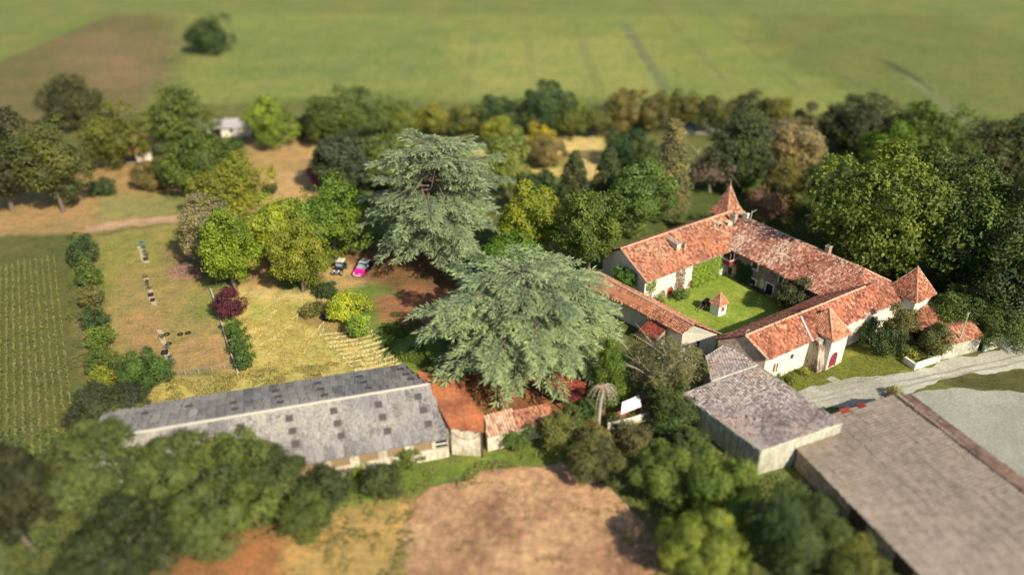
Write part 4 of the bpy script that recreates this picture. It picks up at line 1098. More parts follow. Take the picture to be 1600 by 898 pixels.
def crown_points(r, rad, rz, n, L, shape):
    K = int(np.clip(rad * 5.5, 18, 46)) if shape != 'cone' else int(np.clip(rad * 9, 20, 60))
    i = np.arange(K) + .5
    z = 1 - 2 * i / K; ph = i * 2.399963 + r.uniform(0, 6)
    if shape == 'cone':
        h = np.linspace(-.92, .95, K); rr = (1 - (h + 1) / 2) ** .8 * .95 + .06
        C_ = np.stack([rr * np.cos(ph) * .78, rr * np.sin(ph) * .78, h], 1); lr = rad * (.16 + .26 * rr)
    elif shape == 'column':
        h = np.linspace(-.9, .85, K); rr = np.sqrt(np.clip(1 - (np.abs(h) ** 3), .1, 1))
        C_ = np.stack([rr * np.cos(ph) * .6, rr * np.sin(ph) * .6, h], 1); lr = rad * np.full(K, .48)
    else:
        s = np.sqrt(1 - z * z); C_ = np.stack([s * np.cos(ph), s * np.sin(ph), z], 1)
        C_ += r.normal(0, .17, C_.shape); C_ *= r.uniform(.42, .86, (K, 1)) * (1 + .14 * np.sin(ph * 1.0 + 1.3))[:, None]; C_[:, 2] = np.where(C_[:, 2] < 0, C_[:, 2] * .8, C_[:, 2])
        lr = rad * r.uniform(.20, .44, K) * (1.0 if rad > 3.2 else 1.3)
    C_ = C_ * np.array([rad, rad, rz])
    m = max(3, int(n / K / 9)); per = 9
    tone = r.normal(.45, .16, K)
    D = unit(r.normal(0, 1, (K, m, 3)) + unit(C_)[:, None, :] * .75 + np.array([0, 0, .15]))
    cl = C_[:, None, :] + D * (lr[:, None, None]) * r.uniform(.72, 1.1, (K, m, 1)) * np.array([1, 1, min(1.15, max(.75, rz / rad))])
    pos = cl[:, :, None, :] + r.normal(0, L * .72, (K, m, per, 3)) * np.array([1, 1, .7])
    ctone = tone[:, None] + r.normal(0, .14, (K, m))
    nr = np.broadcast_to(D[:, :, None, :], pos.shape)
    val = np.broadcast_to(ctone[:, :, None], pos.shape[:3])
    return pos.reshape(-1, 3), nr.reshape(-1, 3), val.ravel(), C_

def limb_mesh(name, base, C_, rad, H0, mat, parent, r, tr, k=7, sub=0):
    mb = MB(); b = Vector(base); top = b + Vector((r.normal(0, .3), r.normal(0, .3), H0))
    mb.tube([b - Vector((0, 0, .2)), b.lerp(top, .5) + Vector((r.normal(0, .1), r.normal(0, .1), 0)), top], [tr * 1.3, tr, tr * .8], 7)
    pick = r.choice(len(C_), min(k, len(C_)), replace=False)
    for q in pick:
        e = Vector(C_[q]) ; m = top.lerp(e, .5) + Vector((r.normal(0, .3), r.normal(0, .3), .12 * (e - top).length))
        mb.tube([top, m, e], [tr * .55, tr * .33, tr * .12], 5)
        for _ in range(sub):
            e2 = e + Vector(r.normal(0, rad * .28, 3)); m2 = m.lerp(e, r.uniform(.2, .9)); mb.tube([m2, m2.lerp(e2, .5) + Vector((0, 0, .2)), e2], [tr * .2, tr * .12, tr * .05], 4)
    mb.build(name, mat, parent)

NLEAF = [0]
def veg(x0, y0, x1, y1, col, label, name='tree', shape='round', cat='tree', group=None, dens=1.0, lmul=1.0, clear=None, bark='bark', sub=0, wl=.6, hmax=1.35):
    r = np.random.default_rng(int(x0 * 7 + y0 * 13 + x1))
    cx, cy = (x0 + x1) / 2, (y0 + y1) / 2; zc = 4.0
    small = (x1 - x0) < 62 and (y1 - y0) < 62 and cat in ('shrub', 'bush', 'hedge')
    for _ in range(6):
        P = g(cx, cy, zc); d = P - Vector((0, 0, CAM_H)); depth = d.y * math.cos(PITCH) - d.z * math.sin(PITCH)
        s = F_PX / depth; e = math.atan2(-d.z, d.to_2d().length)
        rad = (x1 - x0) / 2 / s; hh = (y1 - y0) / 2 / s
        rz = math.sqrt(max(hh * hh - (rad * math.sin(e)) ** 2, (.5 * rad) ** 2)) / math.cos(e)
        rz = min(rz, rad * hmax if shape not in ('cone', 'column') else rad * 3.2)
        c = clear if clear is not None else (0.0 if small else .22 * rz)
        zc = rz * .93 + c
    Lf = max(.24, min(.62, 2.7 / s)) * lmul
    if cat in ('shrub', 'bush', 'hedge'): Lf = min(Lf, .34 * lmul)
    area = 4 * math.pi * rad * rad * (rz / rad) ** .6
    n = area * 1.9 * dens / (Lf * Lf * .30); cap = 17000
    if n > cap: Lf *= math.sqrt(n / cap); n = cap
    n = int(max(n, 260))
    base = Vector((P.x, P.y, 0))
    T = thing(name, base, label, cat, group)
    pos, nr, val, C_ = crown_points(r, rad * .93, rz * .93, n, Lf, shape)
    ctr = np.array([base.x, base.y, zc]); pos = pos + ctr
    keep = pos[:, 2] > .1; pos, nr, val = pos[keep], nr[keep], val[keep]
    V, R = leaf_quads(r, pos, nr, Lf, Lf * wl, val)
    NLEAF[0] += len(V)
    o = quads_object('crown' if cat == 'tree' else 'leaves', V, R, M['foliage'], T)
    o.color = (min(.5, col[0] * 1.42), min(.5, col[1] * 1.36), col[2] * 1.3, 1)
    tr = max(.05, rad * .055)
    limb_mesh('trunk' if cat == 'tree' else 'stem', base, C_ * (1.05 if sub else 1) + ctr, rad, max(.3, zc - rz * (.75 if sub else .55)), M[bark], T, r, tr, (16 if sub else 8) if cat == 'tree' else 4, sub)
    return T

G1 = (0.115, 0.165, 0.028)     # fresh green
YG = (0.205, 0.225, 0.030)     # yellow green
LM = (0.32, 0.38, 0.035)       # lime
DG = (0.050, 0.080, 0.028)     # dark green
BG = (0.060, 0.080, 0.042)     # bluish dark oak
OL = (0.125, 0.125, 0.042)     # olive
GO = (0.21, 0.19, 0.10)       # grey olive
BR = (0.17, 0.12, 0.065)       # brownish
YE = (0.32, 0.27, 0.035)       # yellow
PU = (0.085, 0.025, 0.035)     # purple
MG = (0.085, 0.125, 0.026)

def T_(x0, y0, x1, y1, c, lab, **k): return veg(x0, y0, x1, y1, c, lab, **k)
def S_(x0, y0, x1, y1, c, lab, **k):
    k.setdefault('name', 'shrub'); k.setdefault('cat', 'shrub'); return veg(x0, y0, x1, y1, c, lab, **k)

# left tree group
T_(308, 325, 404, 452, (0.15, 0.21, 0.022), 'bright green round tree in front of the left group, beside the purple tree')
T_(275, 300, 368, 415, GO, 'grey-olive tree behind the bright green one, over the brushwood heap')
T_(300, 250, 415, 345, (0.17, 0.185, 0.025), 'yellow-green broad tree at the back of the left group, next to the straw meadow')
T_(255, 205, 385, 300, MG, 'mid green blurred tree at the far end of the left group')
T_(418, 352, 512, 455, (0.18, 0.205, 0.028), 'yellow-green tree left of the parked vehicles, above the hay lawn')
T_(388, 298, 476, 405, (0.22, 0.27, 0.03), 'light yellow-green tree between the left group and the parked vehicles')
T_(448, 280, 585, 395, (0.12, 0.185, 0.025), 'wide fresh green tree just left of the big far cedar')
T_(372, 330, 425, 405, (0.14, 0.19, 0.025), 'small green tree squeezed between two yellow-green trees')
T_(474, 205, 580, 300, BG, 'dark bluish evergreen oak left of the far cedar')
T_(545, 205, 665, 290, (0.10, 0.135, 0.035), 'grey-green tree touching the far cedar on its left')
S_(492, 440, 526, 468, DG, 'small round dark bush right of the yellow-green tree')
S_(510, 456, 568, 506, LM, 'lime green rounded bush at the edge of the hay lawn')
S_(543, 490, 576, 532, (0.2, 0.30, 0.04), 'smaller green bush just below the lime green one')
S_(470, 470, 506, 496, OL, 'scrubby brownish bush left of the lime green one')
T_(334, 446, 379, 502, PU, 'small purple-leaved tree by the parcel edging', hmax=1.2)
T_(480, 253, 512, 292, (0.16, 0.05, 0.1), 'small purple flowering tree beside the straw meadow')
S_(411, 287, 431, 304, DG, 'tiny dark bush alone on the straw meadow')
S_(186, 538, 258, 616, (0.065, 0.115, 0.028), 'round dense green bush at the lower corner of the orchard parcel', name='bush', cat='bush')
for i, (b, lab) in enumerate((((352, 498, 378, 530), 'top shrub of the hedge along the pale edging'), ((358, 518, 388, 556), 'middle shrub of the hedge along the pale edging'), ((366, 542, 396, 582), 'lowest shrub of the hedge along the pale edging'))):
    S_(*b, (0.075, 0.13, 0.03), lab, group='hedge beside the parcel edging')
hl = [((104, 368, 148, 418), 'dark round shrub at the top of the left hedge row', DG), ((120, 408, 156, 452), 'green shrub second from the top of the left hedge row', MG), ((124, 442, 158, 484), 'yellowish shrub third from the top of the left hedge row', OL),
      ((126, 478, 162, 518), 'small dark shrub in the middle of the left hedge row', DG), ((134, 508, 172, 552), 'tall green shrub below the middle of the left hedge row', G1), ((134, 542, 176, 586), 'bushy green shrub left of the round bush', MG), ((144, 572, 182, 616), 'yellow-green shrub at the bottom of the left hedge row', YG)]
for b, lab, c in hl: S_(*b, c, lab, group='hedge row left of the orchard parcel')
S_(105, 600, 210, 672, (0.05, 0.06, 0.03), 'wide dark thicket left of the long shed end', name='thicket', cat='bush')
S_(150, 618, 235, 660, (0.07, 0.085, 0.03), 'low dark thicket touching the left tip of the shed roof', name='thicket', cat='bush')
# behind and right of the cedars
T_(235, 222, 305, 292, (0.09, 0.115, 0.03), 'dull green tree left of the left group, by the dry meadow')
T_(590, 238, 665, 305, (0.085, 0.12, 0.035), 'green tree tucked behind the left shoulder of the far cedar')
T_(985, 215, 1035, 262, (0.09, 0.12, 0.035), 'small green tree between the round dark tree and the drooping conifer')
T_(1130, 225, 1195, 300, (0.07, 0.10, 0.03), 'green tree filling the wood beyond the pointed tower')
T_(690, 392, 762, 452, (0.07, 0.11, 0.03), 'dark green tree filling the gap between the two cedars on the left')
T_(745, 180, 812, 232, YG, 'light green tree above the far cedar top')
T_(752, 208, 830, 305, (0.17, 0.21, 0.05), 'loose light green tree on the right shoulder of the far cedar', dens=.8)
T_(778, 288, 872, 402, (0.18, 0.215, 0.025), 'yellow-green tree between the far cedar and the dark magnolia')
T_(742, 362, 852, 440, (0.10, 0.19, 0.03), 'fresh green tree squeezed between the two cedars')
T_(800, 262, 878, 345, DG, 'dark green tree behind the yellow-green one, by the far lawn')
T_(866, 283, 982, 428, (0.085, 0.12, 0.025), 'big dense glossy dark green tree left of the stone gable', lmul=1.15)
T_(866, 238, 928, 330, (0.075, 0.09, 0.035), 'dark pointed conifer behind the glossy tree', shape='cone')
T_(918, 232, 982, 330, (0.06, 0.085, 0.035), 'dark conifer left of the bright acacia', shape='cone')
T_(942, 245, 1048, 368, (0.105, 0.165, 0.04), 'bright fresh green feathery tree behind the left house wing')
T_(938, 203, 1012, 258, (0.045, 0.085, 0.03), 'round dark green tree at the corner of the straw lawn')
T_(1010, 188, 1088, 335, (0.19, 0.18, 0.08), 'tall pale drooping conifer behind the pointed tower, left', shape='cone', dens=.75, sub=2)
T_(1078, 232, 1150, 298, (0.17, 0.13, 0.09), 'brownish half-bare bush tree behind the pointed tower', dens=.4, bark='palebark', sub=3)
T_(1112, 165, 1208, 292, (0.06, 0.085, 0.035), 'large dark tree beyond the pointed tower')
T_(1184, 183, 1288, 275, (0.24, 0.20, 0.10), 'pale sandy-yellow tree beyond the main wing', bark='palebark', sub=2)
T_(1185, 250, 1264, 330, (0.14, 0.13, 0.035), 'olive tree just below the pale sandy tree')
S_(1205, 285, 1252, 318, YE, 'bright yellow shrub among the trees behind the main wing', name='bush', cat='bush')
T_(1162, 290, 1232, 350, (0.20, 0.13, 0.08), 'brown rusty shrub-tree right of the pointed tower', dens=.6, sub=2)
T_(1262, 305, 1310, 388, (0.13, 0.12, 0.05), 'thin brownish tree against the big green one behind the main wing', dens=.5, sub=2)
T_(1272, 218, 1462, 440, (0.095, 0.128, 0.022), 'very large yellow-green tree behind the right part of the main wing')
T_(1262, 235, 1350, 345, (0.06, 0.11, 0.03), 'dark green tree on the left flank of the very large tree')
T_(1408, 235, 1565, 445, (0.075, 0.105, 0.025), 'large dark green tree at the right edge behind the corner tower', sub=2)
T_(1500, 270, 1680, 470, (0.06, 0.085, 0.025), 'dark tree at the right margin of the picture')
T_(1440, 340, 1560, 455, (0.065, 0.10, 0.028), 'dark green tree right behind the corner tower')
T_(1540, 400, 1680, 520, (0.05, 0.075, 0.025), 'dark tree at the right margin beside the road')
T_(1350, 330, 1450, 425, (0.09, 0.125, 0.025), 'green tree at the right foot of the very large tree')
T_(1560, 170, 1700, 300, (0.06, 0.08, 0.028), 'dark blurred tree at the upper right margin')
T_(1430, 225, 1530, 310, (0.085, 0.11, 0.028), 'rounded olive-green tree in the middle of the right woodland')
T_(1380, 160, 1500, 270, (0.08, 0.12, 0.025), 'mid green blurred tree behind the large right trees')
T_(1490, 190, 1640, 300, (0.085, 0.09, 0.03), 'brown-green blurred tree at the upper right woodland edge')
T_(1288, 150, 1400, 245, (0.07, 0.08, 0.035), 'dark autumn-tinted tree in the far row above the very large tree')
T_(1340, 195, 1430, 290, (0.10, 0.17, 0.02), 'fresh green tree at the top of the right woodland')
T_(1225, 165, 1300, 235, (0.07, 0.07, 0.035), 'small dark tree in the far row right of the sandy tree')
# far row
fr = [(470, 145, 560, 225, (0.09, 0.12, 0.03)), (515, 135, 610, 210, (0.11, 0.16, 0.045)), (590, 165, 665, 215, (0.13, 0.16, 0.035)), (640, 160, 705, 212, (0.17, 0.18, 0.035)), (690, 160, 755, 210, (0.12, 0.14, 0.035)),
      (735, 152, 812, 205, (0.06, 0.10, 0.035)), (803, 128, 892, 208, (0.055, 0.095, 0.035)), (862, 155, 930, 212, (0.12, 0.15, 0.03)), (905, 160, 965, 212, (0.10, 0.11, 0.04)), (940, 138, 1005, 205, (0.19, 0.16, 0.05)),
      (990, 142, 1050, 205, (0.13, 0.12, 0.045)), (1035, 140, 1100, 200, (0.12, 0.12, 0.035)), (1085, 148, 1140, 205, (0.10, 0.11, 0.035)), (1130, 145, 1195, 200, (0.08, 0.09, 0.035)), (1180, 150, 1240, 205, (0.14, 0.14, 0.03))]
fl = ['dark green tree at the left end of the far row near the short barn', 'big light green blurred tree in the far row left of the cedar', 'green tree in the far row above the grey-green tree', 'yellowish tree in the far row above the far cedar', 'olive tree in the far row right above the cedar top',
      'dark green wide tree in the far row before the field', 'tallest dark green tree of the far row', 'light green tree right of the tallest dark one in the far row', 'brown-green tree above the straw lawn in the far row', 'golden-tinted tree in the far row below the field lane',
      'olive-brown tree in the far row right of the golden one', 'dark-footed tree in the far row left of the pale track', 'dull green tree directly above the pale track', 'dark tree in the far row right of the pale track', 'yellow-topped tree in the far row above the sandy tree']
for b, lab in zip(fr, fl): T_(*b[:4], b[4], lab, group='trees of the far row')
T_(822, 195, 864, 236, YE, 'small bright yellow round tree on the straw lawn', hmax=1.1)
S_(815, 226, 884, 250, (0.17, 0.14, 0.06), 'low brownish shrub heap under the yellow round tree')
S_(770, 205, 822, 245, (0.1, 0.15, 0.04), 'green bush left of the yellow round tree')
T_(378, 145, 456, 228, (0.17, 0.23, 0.035), 'bright green tree between the two pale barns')
T_(215, 135, 330, 240, (0.10, 0.13, 0.03), 'green blurred tree left of the long pale barn')
T_(120, 165, 215, 260, (0.10, 0.115, 0.025), 'olive blurred tree at the upper left, left of the farmhouse')
T_(20, 175, 130, 330, (0.085, 0.10, 0.03), 'dark tall tree at the left edge above the vineyard')
T_(-70, 150, 50, 340, (0.055, 0.06, 0.022), 'dark tree cut by the left edge of the picture')
T_(60, 120, 160, 200, (0.07, 0.075, 0.03), 'far dark tree in the upper left corner')
S_(140, 280, 178, 306, DG, 'lone dark bush on the dry upper left meadow')
S_(205, 250, 262, 300, (0.17, 0.14, 0.05), 'brownish bush near the red-roofed far farmhouse')
S_(455, 178, 505, 215, (0.06, 0.065, 0.03), 'dark bush behind the short pale barn')
T_(285, 35, 360, 80, DG, 'small dark tree far off in the upper left field')
T_(1450, 195, 1478, 215, DG, 'single small tree standing in the far right field', hmax=1.1)
# round the courtyard
S_(957, 414, 1004, 448, (0.075, 0.16, 0.025), 'bright green shrub in front of the stone gable', name='bush', cat='bush', clear=2.6)
S_(1206, 432, 1272, 492, (0.075, 0.085, 0.035), 'large dark shrub against the grey courtyard wall', lmul=1.1)
S_(1230, 415, 1276, 452, (0.26, 0.24, 0.09), 'pale climbing plant reaching over the courtyard gutter')
S_(1052, 450, 1074, 470, (0.08, 0.13, 0.03), 'small round bush between two arched courtyard doors')
S_(1024, 462, 1040, 478, (0.14, 0.19, 0.04), 'small bush before the grey arched door')
S_(1345, 506, 1408, 555, (0.05, 0.08, 0.028), 'dense round dark green bush against the white outer wall', name='bush', cat='bush')
S_(1382, 470, 1428, 545, (0.13, 0.125, 0.04), 'tall olive bush at the foot of the corner tower', hmax=2.2)
S_(1445, 452, 1552, 520, (0.085, 0.125, 0.03), 'wide green tree-like bush behind the tiled shed', name='bush', cat='bush')
S_(1440, 498, 1482, 562, (0.10, 0.115, 0.04), 'upright olive shrub between the tiled shed and the cottage', hmax=2.0)
S_(1515, 482, 1620, 524, (0.075, 0.11, 0.025), 'green bush hanging over the roadside wall at the right', name='bush', cat='bush', clear=1.5)
S_(1408, 540, 1432, 562, (0.18, 0.2, 0.04), 'small light bush by the pale corner wall')
S_(1225, 578, 1244, 606, (0.14, 0.17, 0.04), 'small shrub at the white wall left of the buttress')
S_(1252, 575, 1262, 588, (0.2, 0.22, 0.05), 'tiny plant at the white wall near the buttress')
# climbers on walls
def climber(px0, py0, px1, py1, p0, p1, col, label, n=900, thick=.35, ragged=.6, L=.26):
    s0, z1 = at_wall(px0, py0, p0, p1); s1, z0 = at_wall(px1, py1, p0, p1); r = np.random.default_rng(int(px0 * 3 + py0))
    s0, s1 = min(s0, s1), max(s0, s1); z0 = max(z0, .1); z1 = max(z1, z0 + .5)
    a = np.array(Vector(p0).to_2d()); d = np.array((Vector(p1) - Vector(p0)).to_2d().normalized()); nrm = np.array([d[1], -d[0]])
    s = r.uniform(0, 1, n); z = r.uniform(0, 1, n)
    edge = np.sin(s * 9 + 1) * .12 + np.sin(s * 23) * .08
    ok = z < (1 - ragged * np.abs(s - .5) ** 1.5 + edge)
    s, z = s[ok], z[ok]
    S__ = s0 + (s1 - s0) * s; Z = z0 + (z1 - z0) * z; k = np.abs(r.normal(0, thick, len(s))) * (1.3 - z) + .06
    pos = np.concatenate([a + S__[:, None] * d + k[:, None] * nrm, Z[:, None]], 1)
    nr = np.broadcast_to(np.array([nrm[0], nrm[1], .4]), pos.shape)
    b = Vector((*(a + d * (s0 + s1) / 2 + nrm * .2), 0)); T = thing('climbing_plant', b, label, 'climbing plant')
    V, R = leaf_quads(r, pos, nr, L, L * .7, .45 + .2 * np.sin(S__ * 3) * np.cos(Z * 3)); o = quads_object('leaves', V, R, M['foliage'], T); o.color = (*col, 1)
    mb = MB()
    for q in range(3):
        e = Vector((*(a + d * (s0 + (s1 - s0) * (.2 + .3 * q)) + nrm * .08), z0 + (z1 - z0) * .8)); mb.tube([b, b.lerp(e, .5) + Vector((0, 0, .3)), e], [.06, .04, .02], 4)
    mb.build('stem', M['bark'], T)
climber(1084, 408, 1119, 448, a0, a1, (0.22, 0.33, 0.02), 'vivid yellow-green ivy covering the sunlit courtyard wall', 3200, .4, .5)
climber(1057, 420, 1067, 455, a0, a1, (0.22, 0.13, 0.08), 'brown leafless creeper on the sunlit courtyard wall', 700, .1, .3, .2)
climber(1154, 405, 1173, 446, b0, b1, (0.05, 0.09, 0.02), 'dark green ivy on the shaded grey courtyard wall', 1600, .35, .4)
climber(1176, 448, 1196, 462, b0, b1, (0.06, 0.09, 0.03), 'low dark plants between the doorway and the low window', 500, .3, .4)
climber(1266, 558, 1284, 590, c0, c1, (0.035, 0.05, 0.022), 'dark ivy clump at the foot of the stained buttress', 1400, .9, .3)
climber(1010, 440, 1024, 452, a0, a1, (0.2, 0.25, 0.04), 'light creeper at the corner of the white courtyard wall', 300, .2, .4)
climber(1350, 500, 1362, 520, c0, c1, (0.12, 0.11, 0.06), 'brownish creeper rising behind the round dark bush', 500, .2, .8)

# in front: garden trees, hedges, blurred foreground
T_(920, 528, 984, 628, (0.10, 0.155, 0.022), 'bright green conifer beside the right cedar, behind the dead palm', shape='cone', lmul=.9)
T_(968, 515, 1108, 630, (0.125, 0.13, 0.055), 'spreading grey-green tree with bare pale branches near the farm roof', dens=.36, bark='palebark', sub=7, hmax=1.0)
S_(1000, 590, 1085, 665, (0.07, 0.10, 0.03), 'dark bushy growth under the spreading grey-green tree', name='bush', cat='bush')
S_(893, 622, 932, 656, (0.07, 0.13, 0.035), 'round green bush right of the red-roofed open shed')
S_(838, 640, 915, 705, (0.135, 0.155, 0.045), 'broad yellowish-green bush at the right end of the low lean-to', name='bush', cat='bush')
S_(778, 665, 832, 700, (0.075, 0.12, 0.03), 'green bush in front of the low lean-to wall')
S_(945, 645, 972, 668, (0.08, 0.10, 0.03), 'dark shrub at the foot of the dead palm')
S_(900, 668, 960, 706, (0.17, 0.16, 0.06), 'straw-coloured scrub below the broad bush')
S_(960, 668, 1020, 700, (0.13, 0.12, 0.055), 'brown-green scrub below the garden wall')
S_(1018, 650, 1075, 690, (0.08, 0.13, 0.04), 'green shrub right of the garden wall end')
S_(1040, 662, 1110, 725, (0.08, 0.11, 0.03), 'dark shrub at the foot of the pale panel wall', name='bush', cat='bush')
S_(610, 694, 658, 728, (0.095, 0.13, 0.03), 'round bush in front of the slatted shed wall')
S_(540, 714, 575, 742, (0.17, 0.2, 0.04), 'small yellow-green bush below the slatted shed wall')
S_(560, 735, 625, 770, (0.07, 0.09, 0.03), 'dark blurred bush below the shed front')
S_(470, 735, 545, 785, (0.06, 0.08, 0.03), 'blurred green bush left of the shed front wall')
S_(996, 612, 1010, 632, (0.6, 0.25, 0.33), 'pink flowering shrub at the corner of the white awning')
T_(268, 660, 402, 772, (0.125, 0.155, 0.032), 'yellow-green tree in front of the long shed roof', clear=.4)
T_(205, 668, 330, 784, (0.085, 0.11, 0.03), 'dull green tree covering the front left of the long shed roof', clear=.3)
T_(325, 680, 440, 790, (0.09, 0.12, 0.03), 'green tree in front of the shed roof beside the bare roof slope', clear=.2)
T_(190, 700, 300, 820, (0.10, 0.13, 0.035), 'dark blurred tree left of the yellow-green one before the shed')
T_(60, 660, 215, 820, (0.08, 0.105, 0.03), 'large dark blurred tree at the lower left')
T_(360, 700, 480, 810, (0.075, 0.10, 0.03), 'blurred green tree at the lower front of the shed roof', clear=.2)
T_(250, 740, 400, 880, (0.09, 0.12, 0.035), 'wide dark blurred tree along the lower edge, left')
T_(90, 780, 270, 930, (0.045, 0.06, 0.022), 'very dark blurred tree in the lower left corner')
T_(-60, 670, 90, 880, (0.045, 0.05, 0.02), 'dark tree cut by the left edge at the bottom')
S_(430, 770, 520, 830, (0.09, 0.12, 0.03), 'blurred low bush beside the red soil', name='bush', cat='bush')
S_(880, 690, 985, 752, (0.095, 0.105, 0.04), 'brownish blurred bush at the top corner of the ploughed soil', name='bush', cat='bush')
S_(980, 690, 1080, 790, (0.12, 0.165, 0.035), 'light green blurred bush right of the ploughed soil', name='bush', cat='bush')
T_(1060, 700, 1180, 830, (0.13, 0.19, 0.035), 'bright green blurred tree below the pale panel wall', clear=.2)
T_(1040, 790, 1170, 920, (0.2, 0.24, 0.04), 'yellow-green blurred tree at the bottom edge')
T_(1160, 745, 1310, 910, (0.065, 0.095, 0.03), 'dark green blurred tree in front of the farm building corner and hangar')
S_(1262, 840, 1400, 930, (0.10, 0.115, 0.03), 'olive blurred bush at the lower left corner of the hangar', name='bush', cat='bush')
S_(1385, 606, 1412, 626, (0.2, 0.19, 0.05), 'yellowish weeds at the far corner of the hangar roof')

# ---- two great cedars
def cedar(cx, cy, zc, rad, H, col, label, seed, n_prim=78, open_top=False, squash=1.0):
    r = np.random.default_rng(seed); P = g(cx, cy, zc); b = Vector((P.x, P.y, 0))
    T = thing('cedar_tree', b, label, 'tree')
    tk = MB(); lb = MB()
    tk.tube([b, b + Vector((.2, .1, H * .3)), b + Vector((-.2, .3, H * .65)), b + Vector((.1, .1, H * .96))], [rad * .085, rad * .062, rad * .035, .06], 9)
    for k in range(4):
        a = k * 1.6 + .5; tk.tube([b + Vector((0, 0, H * (.25 + .08 * k))), b + Vector((math.cos(a) * rad * .16, math.sin(a) * rad * .16, H * .52)), b + Vector((math.cos(a) * rad * .28, math.sin(a) * rad * .28, H * (.8 + .03 * k)))], [rad * .04, rad * .028, .07], 6)
    VV, RR = [], []
    gold = 2.399963
    for i in range(n_prim):
        t = (i + .5) / n_prim; z0 = H * (.24 + .73 * t)
        prof = (1 - t ** 3.4) ** .5 * (.80 + .20 * min(1, t * 4))
        L = rad * prof * r.uniform(.62, 1.12) + 1.0
        az = i * gold + r.normal(0, .25); dirv = np.array([math.cos(az), math.sin(az), 0.]); side = np.array([-dirv[1], dirv[0], 0.])
        rise = r.uniform(.10, .30) * (.6 + t * .7); droop = r.uniform(.22, .40) * (1.25 - t * .6)
        org = np.array([b.x, b.y, z0])
        def cur(s): return org + dirv * (L * s) + side * (L * .08 * math.sin(s * 2 + i)) + np.array([0, 0, L * (rise * s * 1.6 - droop * s * s * 1.25)])
        lb.tube([cur(0), cur(.3), cur(.6), cur(.95)], [.05 + L * .017, .03 + L * .012, .03 + L * .006, .02], 5)
        tone = r.normal(.45, .12)
        if open_top and .52 < t < .78 and math.cos(az + 1.75) > .55: # the gap that shows bare limbs
            continue
        ns = int(L / .62) + 2
        for j in range(ns):
            s0_ = .20 if t < .72 else .02; s = s0_ + (1.02 - s0_) * (j + r.uniform(0, .5)) / ns
            if s > 1.02: continue
            c = cur(s); sg = 1 if j % 2 else -1
            l2 = (.34 * L * (1.08 - s) + 1.0) * r.uniform(.7, 1.15)
            ang = r.uniform(.65, 1.1) * (1 - .4 * s); d2 = dirv * math.cos(ang) + side * sg * math.sin(ang)
            m = max(3, int(l2 / .27)); q = (np.arange(m) + .6) / m
            pts = c + d2 * (l2 * q)[:, None] + np.array([0, 0, 1.]) * (l2 * (.10 * q - .34 * q * q))[:, None]
            # each tuft is a little fan of needle-covered shoots pointing outwards
            nb = 5; fan = r.uniform(-1.0, 1.0, (m, nb)); ca, sa = np.cos(fan), np.sin(fan); s2 = np.array([-d2[1], d2[0], 0.])
            dd = d2[None, None] * ca[..., None] + s2[None, None] * sa[..., None]; dd = dd + np.array([0, 0, 1.]) * r.normal(-.10, .20, (m, nb))[..., None]; dd = unit(dd)
            ln = r.uniform(.6, 1.3, (m, nb))[..., None] * (.75 + .35 * q)[:, None, None]; w = r.uniform(.05, .095, (m, nb))[..., None]
            p = pts[:, None, :] + r.normal(0, .06, (m, nb, 3)); up = np.array([0, 0, 1.]) + r.normal(0, .35, (m, nb, 3)); sd = unit(np.cross(dd, up))
            A = np.stack([p - sd * w * .3, p + dd * ln * .55 - sd * w, p + dd * ln - np.array([0, 0, .05]), p + dd * ln * .55 + sd * w], 2).reshape(-1, 4, 3)
            t2 = tone + r.normal(0, .10); base_v = np.repeat(t2 - .42 + .85 * q, nb)  # inner shoots darker, tips paler: shade within the branches put into the colour
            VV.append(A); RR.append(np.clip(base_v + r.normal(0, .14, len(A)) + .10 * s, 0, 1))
    V = np.concatenate(VV); R = np.concatenate(RR); ok = V[:, :, 2].min(1) > .05
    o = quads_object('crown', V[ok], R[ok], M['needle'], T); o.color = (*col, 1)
    tk.build('trunk', M['bark'], T); lb.build('branches', M['bark'], T)
    print('cedar blades', ok.sum())
    return T
CED = (0.245, 0.30, 0.155)
cedar(682, 345, 9, 12.9, 25.0, CED, 'huge far cedar with layered grey-green branches and a bare-limbed gap near its top', 3, 76, True)
cedar(815, 508, 7, 14.4, 17.0, (0.255, 0.315, 0.15), 'great near cedar with spreading silvery-green sprays between the shed and the courtyard', 5, 80)
# bare limbs in the gap of the far cedar
# dead palm
pb = g(934, 668); PT = thing('dead_palm', pb, 'dead palm with hanging grey fronds in front of the bright conifer', 'palm')
mb = MB(); H_ = 7.0; mb.tube([pb, pb + Vector((.1, .1, H_ * .5)), pb + Vector((.3, .2, H_))], [.3, .24, .22], 8); mb.build('trunk', M['palebark'], PT)
rr = np.random.default_rng(4); top = pb + Vector((.3, .2, H_))
for k in range(20):
    a = k * 2.4; L = rr.uniform(1.8, 2.8); up = rr.uniform(.2, .9); d = Vector((math.cos(a), math.sin(a), 0)); mb = MB(); pts = []
    for t in np.linspace(0, 1, 7): pts.append(top + d * (L * t * (1 - .2 * t)) + Vector((0, 0, up * t * 1.6 - 2.6 * t * t)))
    mb.tube(pts, [.06, .055, .05, .045, .04, .03, .015], 4)
    s = Vector((-d.y, d.x, 0))
    for t in range(2, 7):
        for sg in (-1, 1): mb.poly([pts[t], pts[t] + s * sg * .16 - Vector((0, 0, .35)), pts[t] + s * sg * .12 - Vector((0, 0, .4)) + d * .05])
    mb.build('frond', M['palebark'], PT)
mb = MB(); 
for k in range(30): a = rr.uniform(0, 6.28); q = top + Vector((math.cos(a) * .3, math.sin(a) * .3, rr.uniform(-.9, .1))); mb.box(q, (.22, .22, .3), a)
mb.build('seed_cluster', simple('rusty_fruit', (0.42, 0.13, 0.05), .9), PT)
